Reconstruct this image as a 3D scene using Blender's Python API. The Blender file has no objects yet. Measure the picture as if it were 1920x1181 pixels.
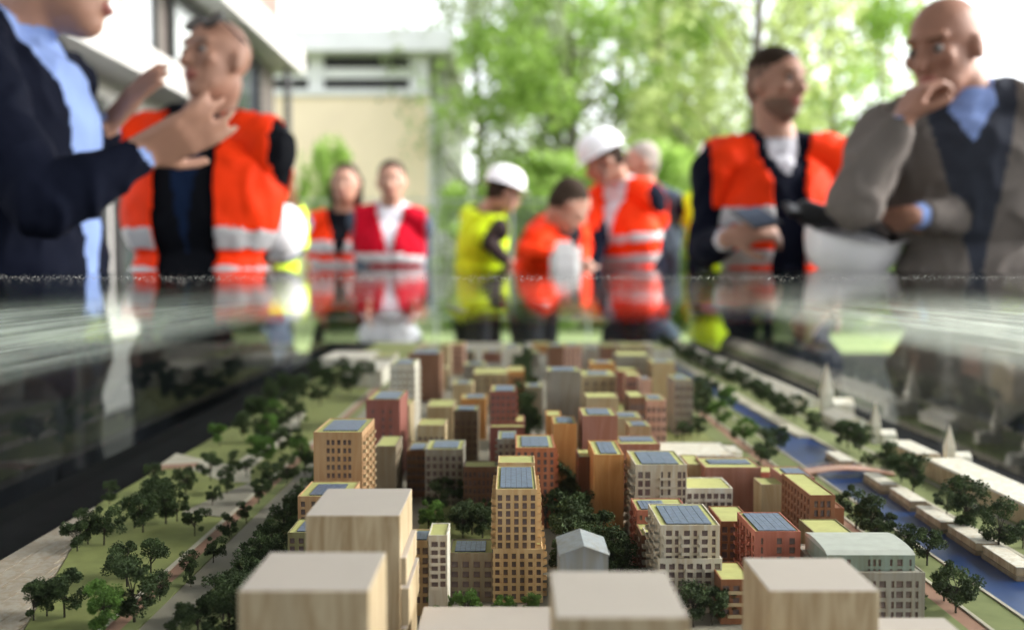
import bpy, bmesh, math, random
import numpy as np
from mathutils import Vector, Matrix, noise
R = math.radians
rnd = random.Random(7)
scn = bpy.context.scene
col = scn.collection
# ---------------------------------------------------------------- camera
F = 1867.0            # focal length in pixels of the 1920 px wide photograph
CZ = 1.10             # lens height
PITCH = math.atan((590.5 - 497) / F)
cam_d = bpy.data.cameras.new('camera'); cam = bpy.data.objects.new('camera', cam_d); col.objects.link(cam)
cam.location = (0, 0, CZ); cam.rotation_euler = (R(90) - PITCH, 0, 0)
cam_d.lens = 35.0; cam_d.sensor_width = 36.0; cam_d.clip_start = 0.005; cam_d.clip_end = 600
cam_d.dof.use_dof = True; cam_d.dof.focus_distance = 0.74; cam_d.dof.aperture_fstop = 4.0
scn.camera = cam
# ---------------------------------------------------------------- sky and sun
SUN_EL, SUN_AZ = 33, 84        # azimuth clockwise from +Y (the viewing direction) towards +X
world = bpy.data.worlds.new('World'); scn.world = world; world.use_nodes = True
nt = world.node_tree; nt.nodes.clear()
o_ = nt.nodes.new('ShaderNodeOutputWorld'); bg = nt.nodes.new('ShaderNodeBackground')
sky = nt.nodes.new('ShaderNodeTexSky'); sky.sky_type = 'NISHITA'; sky.sun_disc = False
sky.sun_elevation = R(SUN_EL); sky.sun_rotation = R(SUN_AZ); sky.dust_density = 3; sky.air_density = 1
hs = nt.nodes.new('ShaderNodeHueSaturation'); hs.inputs['Saturation'].default_value = 0.22; hs.inputs['Value'].default_value = 1.75
nt.links.new(sky.outputs[0], hs.inputs['Color']); nt.links.new(hs.outputs[0], bg.inputs['Color'])
bg.inputs['Strength'].default_value = 0.15
nt.links.new(bg.outputs[0], o_.inputs['Surface'])
sun_d = bpy.data.lights.new('sun', 'SUN'); sun = bpy.data.objects.new('sun', sun_d); col.objects.link(sun)
sun_d.energy = 1.5; sun_d.angle = R(10); sun_d.color = (1, 0.95, 0.88)
sd = Vector((math.sin(R(SUN_AZ)) * math.cos(R(SUN_EL)), math.cos(R(SUN_AZ)) * math.cos(R(SUN_EL)), math.sin(R(SUN_EL))))
sun.rotation_euler = sd.to_track_quat('Z', 'Y').to_euler()
scn.view_settings.view_transform = 'Standard'; scn.view_settings.look = 'None'
scn.view_settings.exposure = 1.33; scn.view_settings.gamma = 1; scn.view_settings.use_curve_mapping = False
# ---------------------------------------------------------------- helpers
def ray(px, py):
    u = (px - 960) / F; v = (590.5 - py) / F
    return Vector((u, math.cos(PITCH) + v * math.sin(PITCH), v * math.cos(PITCH) - math.sin(PITCH)))
def W(px, py, Z):            # the point that the photograph shows at (px, py), Z metres out
    d = ray(px, py); return Vector((0, 0, CZ)) + d * (Z / d.y)
ZG = 0.86                    # ground level of the city model
def G(px, py, z=ZG):
    d = ray(px, py); return Vector((0, 0, CZ)) + d * ((z - CZ) / d.z)
def tag(o, label=None, cat=None, group=None, kind=None):
    if label: o['label'] = label
    if cat: o['category'] = cat
    if group: o['group'] = group
    if kind: o['kind'] = kind
    return o
def empty(name, loc, label=None, cat=None, group=None, rz=0):
    o = bpy.data.objects.new(name, None); col.objects.link(o); o.location = loc; o.rotation_euler = (0, 0, rz)
    o.empty_display_size = 0.01
    return tag(o, label, cat, group)
class MB:
    def __init__(s): s.v = []; s.f = []; s.m = []
    def quad(s, a, b, c, d, mi=0):
        n = len(s.v); s.v += [tuple(a), tuple(b), tuple(c), tuple(d)]; s.f.append((n, n+1, n+2, n+3)); s.m.append(mi)
    def poly(s, pts, mi=0):
        n = len(s.v); s.v += [tuple(p) for p in pts]; s.f.append(tuple(range(n, n+len(pts)))); s.m.append(mi)
    def box(s, x0, x1, y0, y1, z0, z1, mi=0, M=None):
        c = [(x0,y0,z0),(x1,y0,z0),(x1,y1,z0),(x0,y1,z0),(x0,y0,z1),(x1,y0,z1),(x1,y1,z1),(x0,y1,z1)]
        if M is not None: c = [tuple(M @ Vector(p)) for p in c]
        n = len(s.v); s.v += c
        for f in ((0,3,2,1),(4,5,6,7),(0,1,5,4),(1,2,6,5),(2,3,7,6),(3,0,4,7)):
            s.f.append(tuple(n+i for i in f)); s.m.append(mi)
    def prism(s, pts, z0, z1, mi=0, mtop=None):
        a = sum(pts[i][0]*pts[(i+1)%len(pts)][1]-pts[(i+1)%len(pts)][0]*pts[i][1] for i in range(len(pts)))
        if a < 0: pts = pts[::-1]
        n = len(s.v); k = len(pts)
        s.v += [(p[0],p[1],z0) for p in pts] + [(p[0],p[1],z1) for p in pts]
        s.f.append(tuple(n+k+i for i in range(k))); s.m.append(mi if mtop is None else mtop)
        s.f.append(tuple(n+i for i in reversed(range(k)))); s.m.append(mi)
        for i in range(k):
            j = (i+1) % k; s.f.append((n+i, n+j, n+k+j, n+k+i)); s.m.append(mi)
    def tube(s, p0, r0, p1, r1, n=8, mi=0):
        p0 = Vector(p0); p1 = Vector(p1); d = (p1-p0).normalized()
        a = d.orthogonal().normalized(); b = d.cross(a); k = len(s.v)
        for p, r in ((p0, r0), (p1, r1)):
            for i in range(n):
                t = 2*math.pi*i/n; s.v.append(tuple(p + (a*math.cos(t)+b*math.sin(t))*r))
        for i in range(n):
            j = (i+1) % n; s.f.append((k+i, k+j, k+n+j, k+n+i)); s.m.append(mi)
        s.f.append(tuple(k+i for i in reversed(range(n)))); s.m.append(mi)
        s.f.append(tuple(k+n+i for i in range(n))); s.m.append(mi)
    def lathe(s, prof, c=(0,0,0), n=20, sx=1, sy=1, mi=0):
        k = len(s.v)
        for (r, z) in prof:
            for i in range(n):
                t = 2*math.pi*i/n; s.v.append((c[0]+r*math.cos(t)*sx, c[1]+r*math.sin(t)*sy, c[2]+z))
        for q in range(len(prof)-1):
            for i in range(n):
                j = (i+1) % n; s.f.append((k+q*n+i, k+q*n+j, k+(q+1)*n+j, k+(q+1)*n+i)); s.m.append(mi)
    def mesh(s, name, mats, smooth=False):
        me = bpy.data.meshes.new(name); me.from_pydata(s.v, [], s.f)
        for m in (mats if isinstance(mats, (list, tuple)) else [mats]): me.materials.append(m)
        me.polygons.foreach_set('material_index', s.m)
        if smooth: me.polygons.foreach_set('use_smooth', [True]*len(s.f))
        me.update(); return me
    def build(s, name, mats, parent=None, smooth=False, loc=None):
        return link(name, s.mesh(name, mats, smooth), parent, loc)
def link(name, me, parent=None, loc=None, rot=None):
    o = bpy.data.objects.new(name, me); col.objects.link(o)
    if parent is not None: o.parent = parent
    if loc is not None: o.location = loc
    if rot is not None: o.rotation_euler = rot
    return o
def bevel(o, w, seg=2):
    m = o.modifiers.new('bevel', 'BEVEL'); m.width = w; m.segments = seg; m.limit_method = 'ANGLE'; return o
def copy_tree(o, parent=None):
    c = o.copy(); col.objects.link(c); c.parent = parent
    for ch in o.children: copy_tree(ch, c)
    return c
def srgb(r, g, b, k=1.0):
    f = lambda c: (c/255/12.92 if c <= 10 else ((c/255+0.055)/1.055)**2.4) * k
    return (f(r), f(g), f(b), 1)
def mat(name, c, rough=0.7, var=0.15, scale=8.0, stretch=(1,1,1), bump=0.0, spec=0.4, metal=0.0, trans=0.0, detail=4, c2=None, coord='Object'):
    m = bpy.data.materials.new(name); m.use_nodes = True; n = m.node_tree; b = n.nodes['Principled BSDF']
    b.inputs['Roughness'].default_value = rough; b.inputs['Metallic'].default_value = metal
    b.inputs['Specular IOR Level'].default_value = spec
    tc = n.nodes.new('ShaderNodeTexCoord'); mp = n.nodes.new('ShaderNodeMapping'); mp.inputs['Scale'].default_value = stretch
    nz = n.nodes.new('ShaderNodeTexNoise'); nz.inputs['Scale'].default_value = scale; nz.inputs['Detail'].default_value = detail
    n.links.new(tc.outputs[coord], mp.inputs['Vector']); n.links.new(mp.outputs[0], nz.inputs['Vector'])
    rp = n.nodes.new('ShaderNodeValToRGB'); rp.color_ramp.elements[0].position = 0.3; rp.color_ramp.elements[1].position = 0.7
    a = tuple(max(0, x*(1-var)) for x in c[:3]) + (1,); d = tuple(min(1, x*(1+var)) for x in (c2 or c)[:3]) + (1,)
    rp.color_ramp.elements[0].color = a; rp.color_ramp.elements[1].color = d
    n.links.new(nz.outputs['Fac'], rp.inputs['Fac']); n.links.new(rp.outputs[0], b.inputs['Base Color'])
    if bump:
        bp = n.nodes.new('ShaderNodeBump'); bp.inputs['Strength'].default_value = bump; bp.inputs['Distance'].default_value = 0.02/scale
        n.links.new(nz.outputs['Fac'], bp.inputs['Height']); n.links.new(bp.outputs[0], b.inputs['Normal'])
    if trans:
        tr = n.nodes.new('ShaderNodeBsdfTranslucent'); mx = n.nodes.new('ShaderNodeMixShader'); mx.inputs[0].default_value = trans
        n.links.new(rp.outputs[0], tr.inputs[0]); n.links.new(b.outputs[0], mx.inputs[1]); n.links.new(tr.outputs[0], mx.inputs[2])
        n.links.new(mx.outputs[0], n.nodes['Material Output'].inputs['Surface'])
    return m
def wood(name, c, dark=0.75, scale=60, end=None):
    # model-maker's plywood / limewood, grain runs upright
    m = mat(name, c, 0.55, 0.1, scale, (1, 1, 0.06), 0.08, 0.3)
    n = m.node_tree; b = n.nodes['Principled BSDF']
    tc = n.nodes.new('ShaderNodeTexCoord'); mp = n.nodes.new('ShaderNodeMapping'); mp.inputs['Scale'].default_value = (1, 1, 0.12)
    nz = n.nodes.new('ShaderNodeTexNoise'); nz.inputs['Scale'].default_value = 150; nz.inputs['Detail'].default_value = 3; nz.inputs['Distortion'].default_value = 1.2
    n.links.new(tc.outputs['Object'], mp.inputs[0]); n.links.new(mp.outputs[0], nz.inputs['Vector'])
    rp = n.nodes.new('ShaderNodeValToRGB'); rp.color_ramp.elements[0].position = 0.36; rp.color_ramp.elements[1].position = 0.6
    rp.color_ramp.elements[0].color = (dark, dark*0.9, dark*0.78, 1); rp.color_ramp.elements[1].color = (1, 1, 1, 1)
    mx = n.nodes.new('ShaderNodeMix'); mx.data_type = 'RGBA'; mx.blend_type = 'MULTIPLY'; mx.inputs[0].default_value = 1
    old = b.inputs['Base Color'].links[0].from_socket
    n.links.new(nz.outputs['Fac'], rp.inputs[0]); n.links.new(old, mx.inputs[6]); n.links.new(rp.outputs[0], mx.inputs[7])
    res = mx.outputs[2]
    if end:        # end grain of the sawn top, with pale skylight painted into its colour
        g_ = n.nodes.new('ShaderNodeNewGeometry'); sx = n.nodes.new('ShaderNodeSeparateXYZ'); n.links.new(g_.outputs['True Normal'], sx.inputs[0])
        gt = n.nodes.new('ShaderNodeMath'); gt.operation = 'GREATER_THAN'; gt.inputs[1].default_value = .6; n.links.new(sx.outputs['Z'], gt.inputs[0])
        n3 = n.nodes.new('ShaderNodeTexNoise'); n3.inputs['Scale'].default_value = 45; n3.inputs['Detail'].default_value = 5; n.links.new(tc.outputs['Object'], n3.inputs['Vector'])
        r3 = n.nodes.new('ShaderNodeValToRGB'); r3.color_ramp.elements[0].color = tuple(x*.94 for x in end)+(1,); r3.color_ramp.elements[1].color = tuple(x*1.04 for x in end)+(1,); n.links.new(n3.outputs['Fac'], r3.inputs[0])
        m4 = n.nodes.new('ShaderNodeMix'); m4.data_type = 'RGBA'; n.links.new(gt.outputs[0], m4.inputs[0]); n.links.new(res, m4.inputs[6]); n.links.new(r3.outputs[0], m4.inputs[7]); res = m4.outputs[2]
    n.links.new(res, b.inputs['Base Color'])
    return m
ORD = 'foremost second third fourth fifth sixth seventh eighth ninth tenth eleventh twelfth thirteenth fourteenth fifteenth sixteenth seventeenth eighteenth nineteenth twentieth twenty-first twenty-second twenty-third twenty-fourth twenty-fifth farthest'.split()
# ---------------------------------------------------------------- the place around: ground, buildings, trees
M_asphalt = mat('asphalt', (0.03,0.031,0.03), 0.95, 0.25, 1.5, bump=0.1, spec=0.05)
M_lawn = mat('lawn', (0.30,0.38,0.16), 0.9, 0.25, 0.6, c2=(0.3,0.36,0.16))
M_white = mat('white_paint', (0.78,0.79,0.78), 0.5, 0.05, 2)
M_cream = mat('cream_render', (0.88,0.74,0.53), 0.8, 0.05, 1.0)
M_dark = mat('dark_metal', (0.03,0.03,0.032), 0.4, 0.1, 5)
M_grey = mat('grey_metal', (0.32,0.34,0.34), 0.45, 0.1, 5)
M_brick = mat('brick', (0.20,0.14,0.12), 0.85, 0.2, 14)
M_pane = mat('window_glass', (0.5,0.53,0.55), 0.08, 0.1, 1, spec=1.0)
M_pane_dark = mat('dark_window_glass', (0.03,0.035,0.04), 0.08, 0.1, 1, spec=0.6)
g = MB(); g.quad((-250,-60,0),(250,-60,0),(250,500,0),(-250,500,0)); tag(g.build('ground', M_asphalt), kind='structure')
g = MB(); g.quad((-200,12.5,.004),(200,12.5,.004),(200,400,.004),(-200,400,.004)); tag(g.build('lawn', M_lawn), kind='structure')

# long building on the left (a flank wall running away from us at x = -3)
X = -3.0
M_white2 = mat('weathered_white', (.42,.41,.39), .6, .08, 2); M_white_, M_white = M_white, M_white2
lb = empty('office_building', (X, 9, 0), 'white trimmed building with dark framed windows and brick upper wall at the far left', 'building')
def lpart(name, bx, m, kids=()):
    b = MB(); b.box(bx[0]-X, bx[1]-X, bx[2]-9, bx[3]-9, bx[4], bx[5]); o = b.build(name, m, lb); return o
lpart('wall', (X-6, X, 3, 13.2, .55, 2.35), M_white)
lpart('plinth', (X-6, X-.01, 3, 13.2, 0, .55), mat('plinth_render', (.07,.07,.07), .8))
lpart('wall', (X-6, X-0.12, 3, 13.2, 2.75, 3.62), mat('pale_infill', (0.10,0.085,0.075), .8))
lpart('ledge', (X-0.1, X+0.40, 3, 9.4, 2.45, 2.66), M_white)
lpart('soffit', (X-6, X, 3, 13.1, 2.35, 2.45), M_white)
lpart('fascia', (X-6, X+0.25, 3, 13.35, 3.62, 3.95), M_white)
lpart('brick_storey', (X-6, X-0.05, 3, 13.2, 3.95, 7.5), M_brick)
for (y0, y1, z0, z1, pm) in ((6.0,7.2,2.75,3.6,M_pane),(7.45,8.75,2.75,3.6,M_pane),(9.1,10.4,2.75,3.6,M_pane),(10.7,12.3,2.75,3.6,M_pane_dark),
                             (4.6,5.9,.9,2.3,M_pane_dark),(6.1,7.3,.9,2.3,M_pane),(7.5,8.8,.9,2.3,M_pane_dark),(9.1,10.6,.9,2.3,M_pane_dark),(10.9,12.6,.9,2.3,M_pane_dark)):
    b = MB(); t = .09; xx = 0.02 if z0 < 2 else -0.1
    for q in ((y0,y1,z0,z0+t),(y0,y1,z1-t,z1),(y0,y0+t,z0+t,z1-t),(y1-t,y1,z0+t,z1-t)):
        b.box(xx-.05, xx+.04, q[0]-9, q[1]-9, q[2], q[3])
    w = b.build('window', M_dark, lb)
    b = MB(); b.box(xx-.04, xx+.0, y0+t-9, y1-t-9, z0+t, z1-t); b.build('pane', pm, w)
b = MB(); b.tube((.12,3.9-9+9,0.0),.045,(.12,3.9,3.6),.045,10); b.build('downpipe', M_dark, lb)

M_white = M_white_
# cream building with a white roof fascia, front about 22 m away
cb = empty('pavilion', (-3.4, 22, 0), 'cream rendered block with white roof edge and strip windows', 'building')
p0 = W(520, 105, 22); p1 = W(802, 105, 22)
x0, x1 = p0.x+3.4, p1.x+3.4
zt = W(540,64,22).z; zf = W(540,104,22).z; zw = W(540,170,22).z; zs = W(540,186,22).z
b = MB(); b.box(x0-1, x1, 0, 14, 0, zw-.12); b.build('wall', M_cream, cb)
b = MB(); b.box(x1+.003, x1+.06, .0, 14, 0, zw-.12); b.build('side_cladding', M_white, cb)
b = MB(); b.box(x0-1.2, x1+.55, -.5, 14.5, zf, zt); b.build('roof', M_white, cb)
b = MB(); b.box(x0-1, x1+.02, -.08, 14, zw-.12, zw+.02); b.build('sill', M_white, cb)
b = MB(); b.box(x0-1, x1-.05, .1, 14, zw+.02, zf); b.build('window_band', M_pane_dark, cb)
for (a, c) in ((578,606),(768,803)):
    xa = W(a,100,22).x+3.4; xb = W(c,100,22).x+3.4
    b = MB(); b.box(xa, xb, -.02, .09, zw+.02, zf); b.build('column', M_white, cb)
b = MB(); zz = (zw+zf)/2; b.box(x0-1, x1-.4, 0, .08, zz-.12, zz+.1); b.build('transom', M_white, cb)
for i in range(4):
    b = MB(); b.box(x1+.061, x1+.3, 1+i*3.5, 1.25+i*3.5, 0, zf); b.build('pilaster', M_white, cb)

# mesh fence in front of the pavilion and trees
fn = empty('site_fence', (0, 15, 0), 'pale grey temporary fence panels standing behind the people', 'fence')
for i in range(6):
    xa = -4.6 + i*1.15
    b = MB(); b.tube((xa,0,0),.018,(xa,0,2.1),.018,8); b.build('post', M_grey, fn)
    b = MB()
    for z in (.3, 2.06): b.box(xa+.03, xa+1.12, -.012, .012, z, z+.022)
    for k in range(1, 14): b.box(xa+k*.08, xa+k*.08+.008, -.006, .006, .3, 2.06)
    b.build('fence_panel', M_grey, fn)
# ---------------------------------------------------------------- full-size trees behind
def leafmat(name, c, c2, t=.45):
    return mat(name, c, .6, .2, .9, c2=c2, trans=t, coord='Object')
ML1 = leafmat('birch_leaves', (0.32,0.42,0.11), (0.50,0.58,0.24)); ML2 = leafmat('maple_leaves', (0.24,0.40,0.06), (0.38,0.54,0.14)); ML3 = leafmat('willow_leaves', (0.33,0.42,0.21), (0.50,0.56,0.34))
M_bark = mat('bark', (0.10,0.09,0.07), .9, .3, 6, bump=.3)
def tree_meshes(seed, h, r, n, leaf, drape, base=.2):
    rr = random.Random(seed); tb = MB(); pts = []
    top = Vector((rr.uniform(-.3,.3), rr.uniform(-.3,.3), h*.93)); p = Vector((0,0,0)); rad = h*.018
    for i in range(1, 7):
        q = Vector((top.x*i/6+rr.uniform(-.1,.1), top.y*i/6, top.z*i/6)); tb.tube(p, rad*(1-(i-1)/6.5), q, rad*(1-i/6.5), 9); p = q
    clumps = []
    for i in range(46):
        t = rr.uniform(base, .97); prof = math.sin(math.pi*min(1, max(.12, (t-base*.6)/(1.05-base*.6))))**.6
        a = rr.uniform(0, 6.28); d = r*prof*rr.uniform(.35, 1.0)
        c = Vector((math.cos(a)*d, math.sin(a)*d, t*h)); clumps.append((c, r*rr.uniform(.16,.33)))
        s = Vector((0,0,max(.1*h,(t-.18)*h))); s.x = top.x*s.z/h; s.y = top.y*s.z/h
        tb.tube(s, rad*.35*(1.1-t), c, .012, 5)
    lb_ = MB()
    for i in range(n):
        c, cr = rr.choice(clumps); v = Vector((rr.gauss(0,1), rr.gauss(0,1), rr.gauss(0,.8))); v = v.normalized()*cr*(rr.random()**.5)
        if drape: v.z = v.z*1.0 - rr.random()**2*drape*r
        p = c+v; s = leaf*rr.uniform(.5,1.3)
        a = Vector((rr.uniform(-1,1), rr.uniform(-1,1), rr.uniform(-1,1))).normalized()*s
        bb = a.cross(Vector((rr.uniform(-1,1), rr.uniform(-1,1), rr.uniform(-1,1)))).normalized()*s*.6
        lb_.quad(p-a, p-bb, p+a, p+bb)
    return tb.mesh('trunk', M_bark), lb_
def place_tree(name, key, px, Z, label, sc=1, rz=0, grp='tall trees behind the people'):
    t = empty(name, ((px-960)/F*Z, Z, 0), label, 'tree', grp, rz); t.scale = (sc, sc, sc)
    link('trunk', TM[key][0], t); link('crown', TM[key][1], t); return t
TM = {}
a_, b_ = tree_meshes(1, 11, 3.0, 6200, .11, .5); TM['birch'] = (a_, b_.mesh('crown', ML1))
a_, b_ = tree_meshes(2, 9.5, 3.2, 8000, .12, 0, .1); TM['maple'] = (a_, b_.mesh('crown', ML2))
a_, b_ = tree_meshes(3, 10, 3.0, 7500, .10, .8, .12); TM['willow'] = (a_, b_.mesh('crown', ML3))
a_, b_ = tree_meshes(5, 3.2, 1.5, 6000, .09, 0, .05); TM['bush'] = (a_, b_.mesh('crown', ML2))
place_tree('willow_tree', 'willow', 905, 23, 'grey green willow beside the corner of the cream block', .95)
place_tree('maple_tree', 'maple', 1075, 21, 'bright green broad tree behind the two stooping workers', .95, 1)
place_tree('birch_tree', 'birch', 1235, 24, 'tall light green tree above the worker in white helmet and orange vest', 1.15, 2)
place_tree('birch_tree', 'birch', 1400, 20, 'tall hanging birch behind the man with the phone', 1.0, 4)
place_tree('birch_tree', 'birch', 1565, 27, 'slender birch with visible trunk between the two men on the right', 1.0, .6)
place_tree('maple_tree', 'maple', 1655, 26, 'dense green tree left of the bald man', .82, 3)
place_tree('willow_tree', 'willow', 1150, 30, 'far pale willow crown filling the gap in mid picture', 1.2, 3)
place_tree('maple_tree', 'maple', 1860, 24, 'green tree behind the shoulder of the bald man', .42, 5)
place_tree('willow_tree', 'willow', 1320, 31, 'far pale willow behind the tall hanging birch', 1.05, 1)
for i, (px, Z, sc, lab) in enumerate(((890,17,.75,'low green bush right of the pavilion corner'),(1010,17,.9,'low bush behind the yellow vested worker'),(1160,18,1,'low bush behind the worker in white helmet'),
      (1300,17,.95,'low bush just left of the man with the phone'),(1450,18,1,'low bush hidden mostly by the man with the phone'),(1580,17,.95,'low bush seen between the two men on the right'),(1740,17.5,.9,'low bush behind the bald man'),
      (618,16.3,1.0,'small green shrub standing before the cream wall'),(1900,17.5,1,'low bush at the right end of the row'))):
    t = place_tree('bush', 'bush', px, Z, lab, sc, i*1.3, 'bushes along the fence'); t['category'] = 'bush'
    if px == 618: t.scale = (.38,.38,.95)
g = MB(); rr = random.Random(9)
for i in range(16000):
    x = rr.uniform(-14, 34); y = rr.uniform(36, 42); z = rr.random()**1.3*(3.2+1.3*math.sin(x*.7)+math.sin(x*1.9))
    s = rr.uniform(.12,.3); p = Vector((x,y,z)); a = Vector((rr.uniform(-1,1), rr.uniform(-1,1), rr.uniform(-1,1))).normalized()*s
    c = a.cross(Vector((rr.uniform(-1,1), rr.uniform(-1,1), rr.uniform(-1,1)))).normalized()*s*.7
    g.quad(p-a, p-c, p+a, p+c)
tag(g.build('distant_thicket', ML1), 'pale green thicket closing the view behind the trees', 'thicket', kind='stuff')
# ---------------------------------------------------------------- display table and acrylic cover
SH = CZ - 0.009          # top face of the cover
XL, XR, YN, YF = -.50, .575, .195, 3.22
M_black = mat('black_board', (0.008,0.008,0.009), .9, .2, 20, spec=.03)
tb = empty('display_table', (0, 1.7, 0), 'black display table carrying the city model', 'table')
b = MB(); b.box(XL-.03, XR+.03, YN-1.7-.03, YF-1.7+.03, .80, ZG-.012); b.build('tabletop', M_black, tb)
for (x, y) in ((XL+.03,YN+.03),(XR-.03,YN+.03),(XL+.03,YF-.03),(XR-.03,YF-.03)):
    b = MB(); b.box(x-.03, x+.03, y-1.73, y-1.67, 0, .80); b.build('leg', M_black, tb)
def acrylic(name, streak=False, frost=False):
    m = bpy.data.materials.new(name); m.use_nodes = True; n = m.node_tree; n.nodes.clear()
    out = n.nodes.new('ShaderNodeOutputMaterial'); tr = n.nodes.new('ShaderNodeBsdfTransparent'); tr.inputs[0].default_value = (.97,.985,.975,1)
    gl = n.nodes.new('ShaderNodeBsdfGlossy'); gl.inputs['Roughness'].default_value = .012
    fr = n.nodes.new('ShaderNodeFresnel'); fr.inputs[0].default_value = 1.49
    ge = n.nodes.new('ShaderNodeNewGeometry'); inv = n.nodes.new('ShaderNodeMath'); inv.operation = 'SUBTRACT'; inv.inputs[0].default_value = 1
    mu = n.nodes.new('ShaderNodeMath'); mu.operation = 'MULTIPLY'; mx = n.nodes.new('ShaderNodeMixShader')
    n.links.new(ge.outputs['Backfacing'], inv.inputs[1]); n.links.new(inv.outputs[0], mu.inputs[0]); n.links.new(fr.outputs[0], mu.inputs[1])
    n.links.new(mu.outputs[0], mx.inputs[0]); n.links.new(tr.outputs[0], mx.inputs[1]); n.links.new(gl.outputs[0], mx.inputs[2])
    last = mx
    tc = n.nodes.new('ShaderNodeTexCoord'); mp = n.nodes.new('ShaderNodeMapping'); nz = n.nodes.new('ShaderNodeTexNoise')
    n.links.new(tc.outputs['Object'], mp.inputs[0]); n.links.new(mp.outputs[0], nz.inputs['Vector'])
    if streak:      # fine drawn lines that run along the upper part of the panel
        mp.inputs['Scale'].default_value = (2.5, 2.5, 700); nz.inputs['Scale'].default_value = 1.0; nz.inputs['Detail'].default_value = 2
        rp = n.nodes.new('ShaderNodeValToRGB'); rp.color_ramp.elements[0].position = .25; rp.color_ramp.elements[1].position = .75
        sp = n.nodes.new('ShaderNodeSeparateXYZ'); n.links.new(tc.outputs['Object'], sp.inputs[0])
        mr = n.nodes.new('ShaderNodeValToRGB'); e = mr.color_ramp.elements
        # object z is 0 at the foot of the panel, about .23 at the top
        sc = n.nodes.new('ShaderNodeMath'); sc.operation = 'MULTIPLY'; sc.inputs[1].default_value = 4.2; n.links.new(sp.outputs['Z'], sc.inputs[0])
        e[0].position = .55; e[0].color = (0,0,0,1); e[1].position = .72; e[1].color = (1,1,1,1)
        e2 = e.new(.86); e2.color = (1,1,1,1); e3 = e.new(.93); e3.color = (0,0,0,1)
        n.links.new(sc.outputs[0], mr.inputs[0]); n.links.new(nz.outputs['Fac'], rp.inputs[0])
        m2 = n.nodes.new('ShaderNodeMath'); m2.operation = 'MULTIPLY'; n.links.new(rp.outputs[0], m2.inputs[0]); n.links.new(mr.outputs[0], m2.inputs[1])
        m3 = n.nodes.new('ShaderNodeMath'); m3.operation = 'MULTIPLY'; m3.inputs[1].default_value = .5; n.links.new(m2.outputs[0], m3.inputs[0])
        df = n.nodes.new('ShaderNodeBsdfTranslucent'); df.inputs[0].default_value = (.8,.85,.78,1)
        d2 = n.nodes.new('ShaderNodeBsdfDiffuse'); d2.inputs[0].default_value = (.8,.85,.78,1); ad = n.nodes.new('ShaderNodeMixShader'); ad.inputs[0].default_value = .5
        n.links.new(df.outputs[0], ad.inputs[1]); n.links.new(d2.outputs[0], ad.inputs[2])
        mz = n.nodes.new('ShaderNodeMixShader'); n.links.new(m3.outputs[0], mz.inputs[0]); n.links.new(last.outputs[0], mz.inputs[1]); n.links.new(ad.outputs[0], mz.inputs[2]); last = mz
    else:
        mp.inputs['Scale'].default_value = (5, 60, 1); nz.inputs['Scale'].default_value = 1; nz.inputs['Detail'].default_value = 3
        bp = n.nodes.new('ShaderNodeBump'); bp.inputs['Strength'].default_value = .6; bp.inputs['Distance'].default_value = .0002
        n.links.new(nz.outputs['Fac'], bp.inputs['Height']); n.links.new(bp.outputs[0], gl.inputs['Normal'])
    n.links.new(last.outputs[0], out.inputs['Surface'])
    return m
MA, MAS = acrylic('clear_acrylic'), acrylic('scuffed_acrylic', True)
cv = empty('acrylic_cover', (0, 1.7, ZG-.0115), 'clear acrylic case over the city model, dusty along its top', 'cover')
zt_ = SH-(ZG-.0115); Y0, Y1 = YN-1.7, YF-1.7
b = MB(); b.box(XL, XR, Y0, Y1, zt_-.005, zt_); b.build('top_sheet', MA, cv)
for nm, q in (('side_panel',(XL,XL+.005,Y0,Y1)),('side_panel',(XR-.005,XR,Y0,Y1)),('far_panel',(XL+.0052,XR-.0052,Y1-.005,Y1))):
    b = MB(); b.box(q[0],q[1],q[2],q[3],0,zt_-.0052); b.build(nm, MAS, cv)
b = MB(); b.box(XL+.0052,XR-.0052,Y0,Y0+.004,0,zt_-.0052); b.build('front_panel', MA, cv)
# dust on the cover
M_dust = mat('dust', (.35,.35,.33), .9, .3, 50)
g = MB(); rr = random.Random(4)
for i in range(5500):
    y = min(2.9, max(.45, rr.gauss(.72, .10) if rr.random() < .8 else rr.uniform(.45, 2.4)))
    x = rr.uniform(max(XL+.01, -.53*y), min(XR-.01, .53*y)); s = rr.uniform(.00008, .00028)
    if rr.random() < .02: s *= 2.0
    p = Vector((x, y, SH)); k = rr.uniform(0, 6.28)
    a = p+Vector((math.cos(k), math.sin(k), 0))*s; c = p+Vector((math.cos(k+2.1), math.sin(k+2.1), 0))*s; d = p+Vector((math.cos(k+4.2), math.sin(k+4.2), 0))*s; t = p+Vector((0,0,s*1.3))
    g.poly((a,c,t)); g.poly((c,d,t)); g.poly((d,a,t))
tag(g.build('dust', M_dust), 'fine dust and grit scattered on the acrylic sheet', 'dust', kind='stuff')
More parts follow.
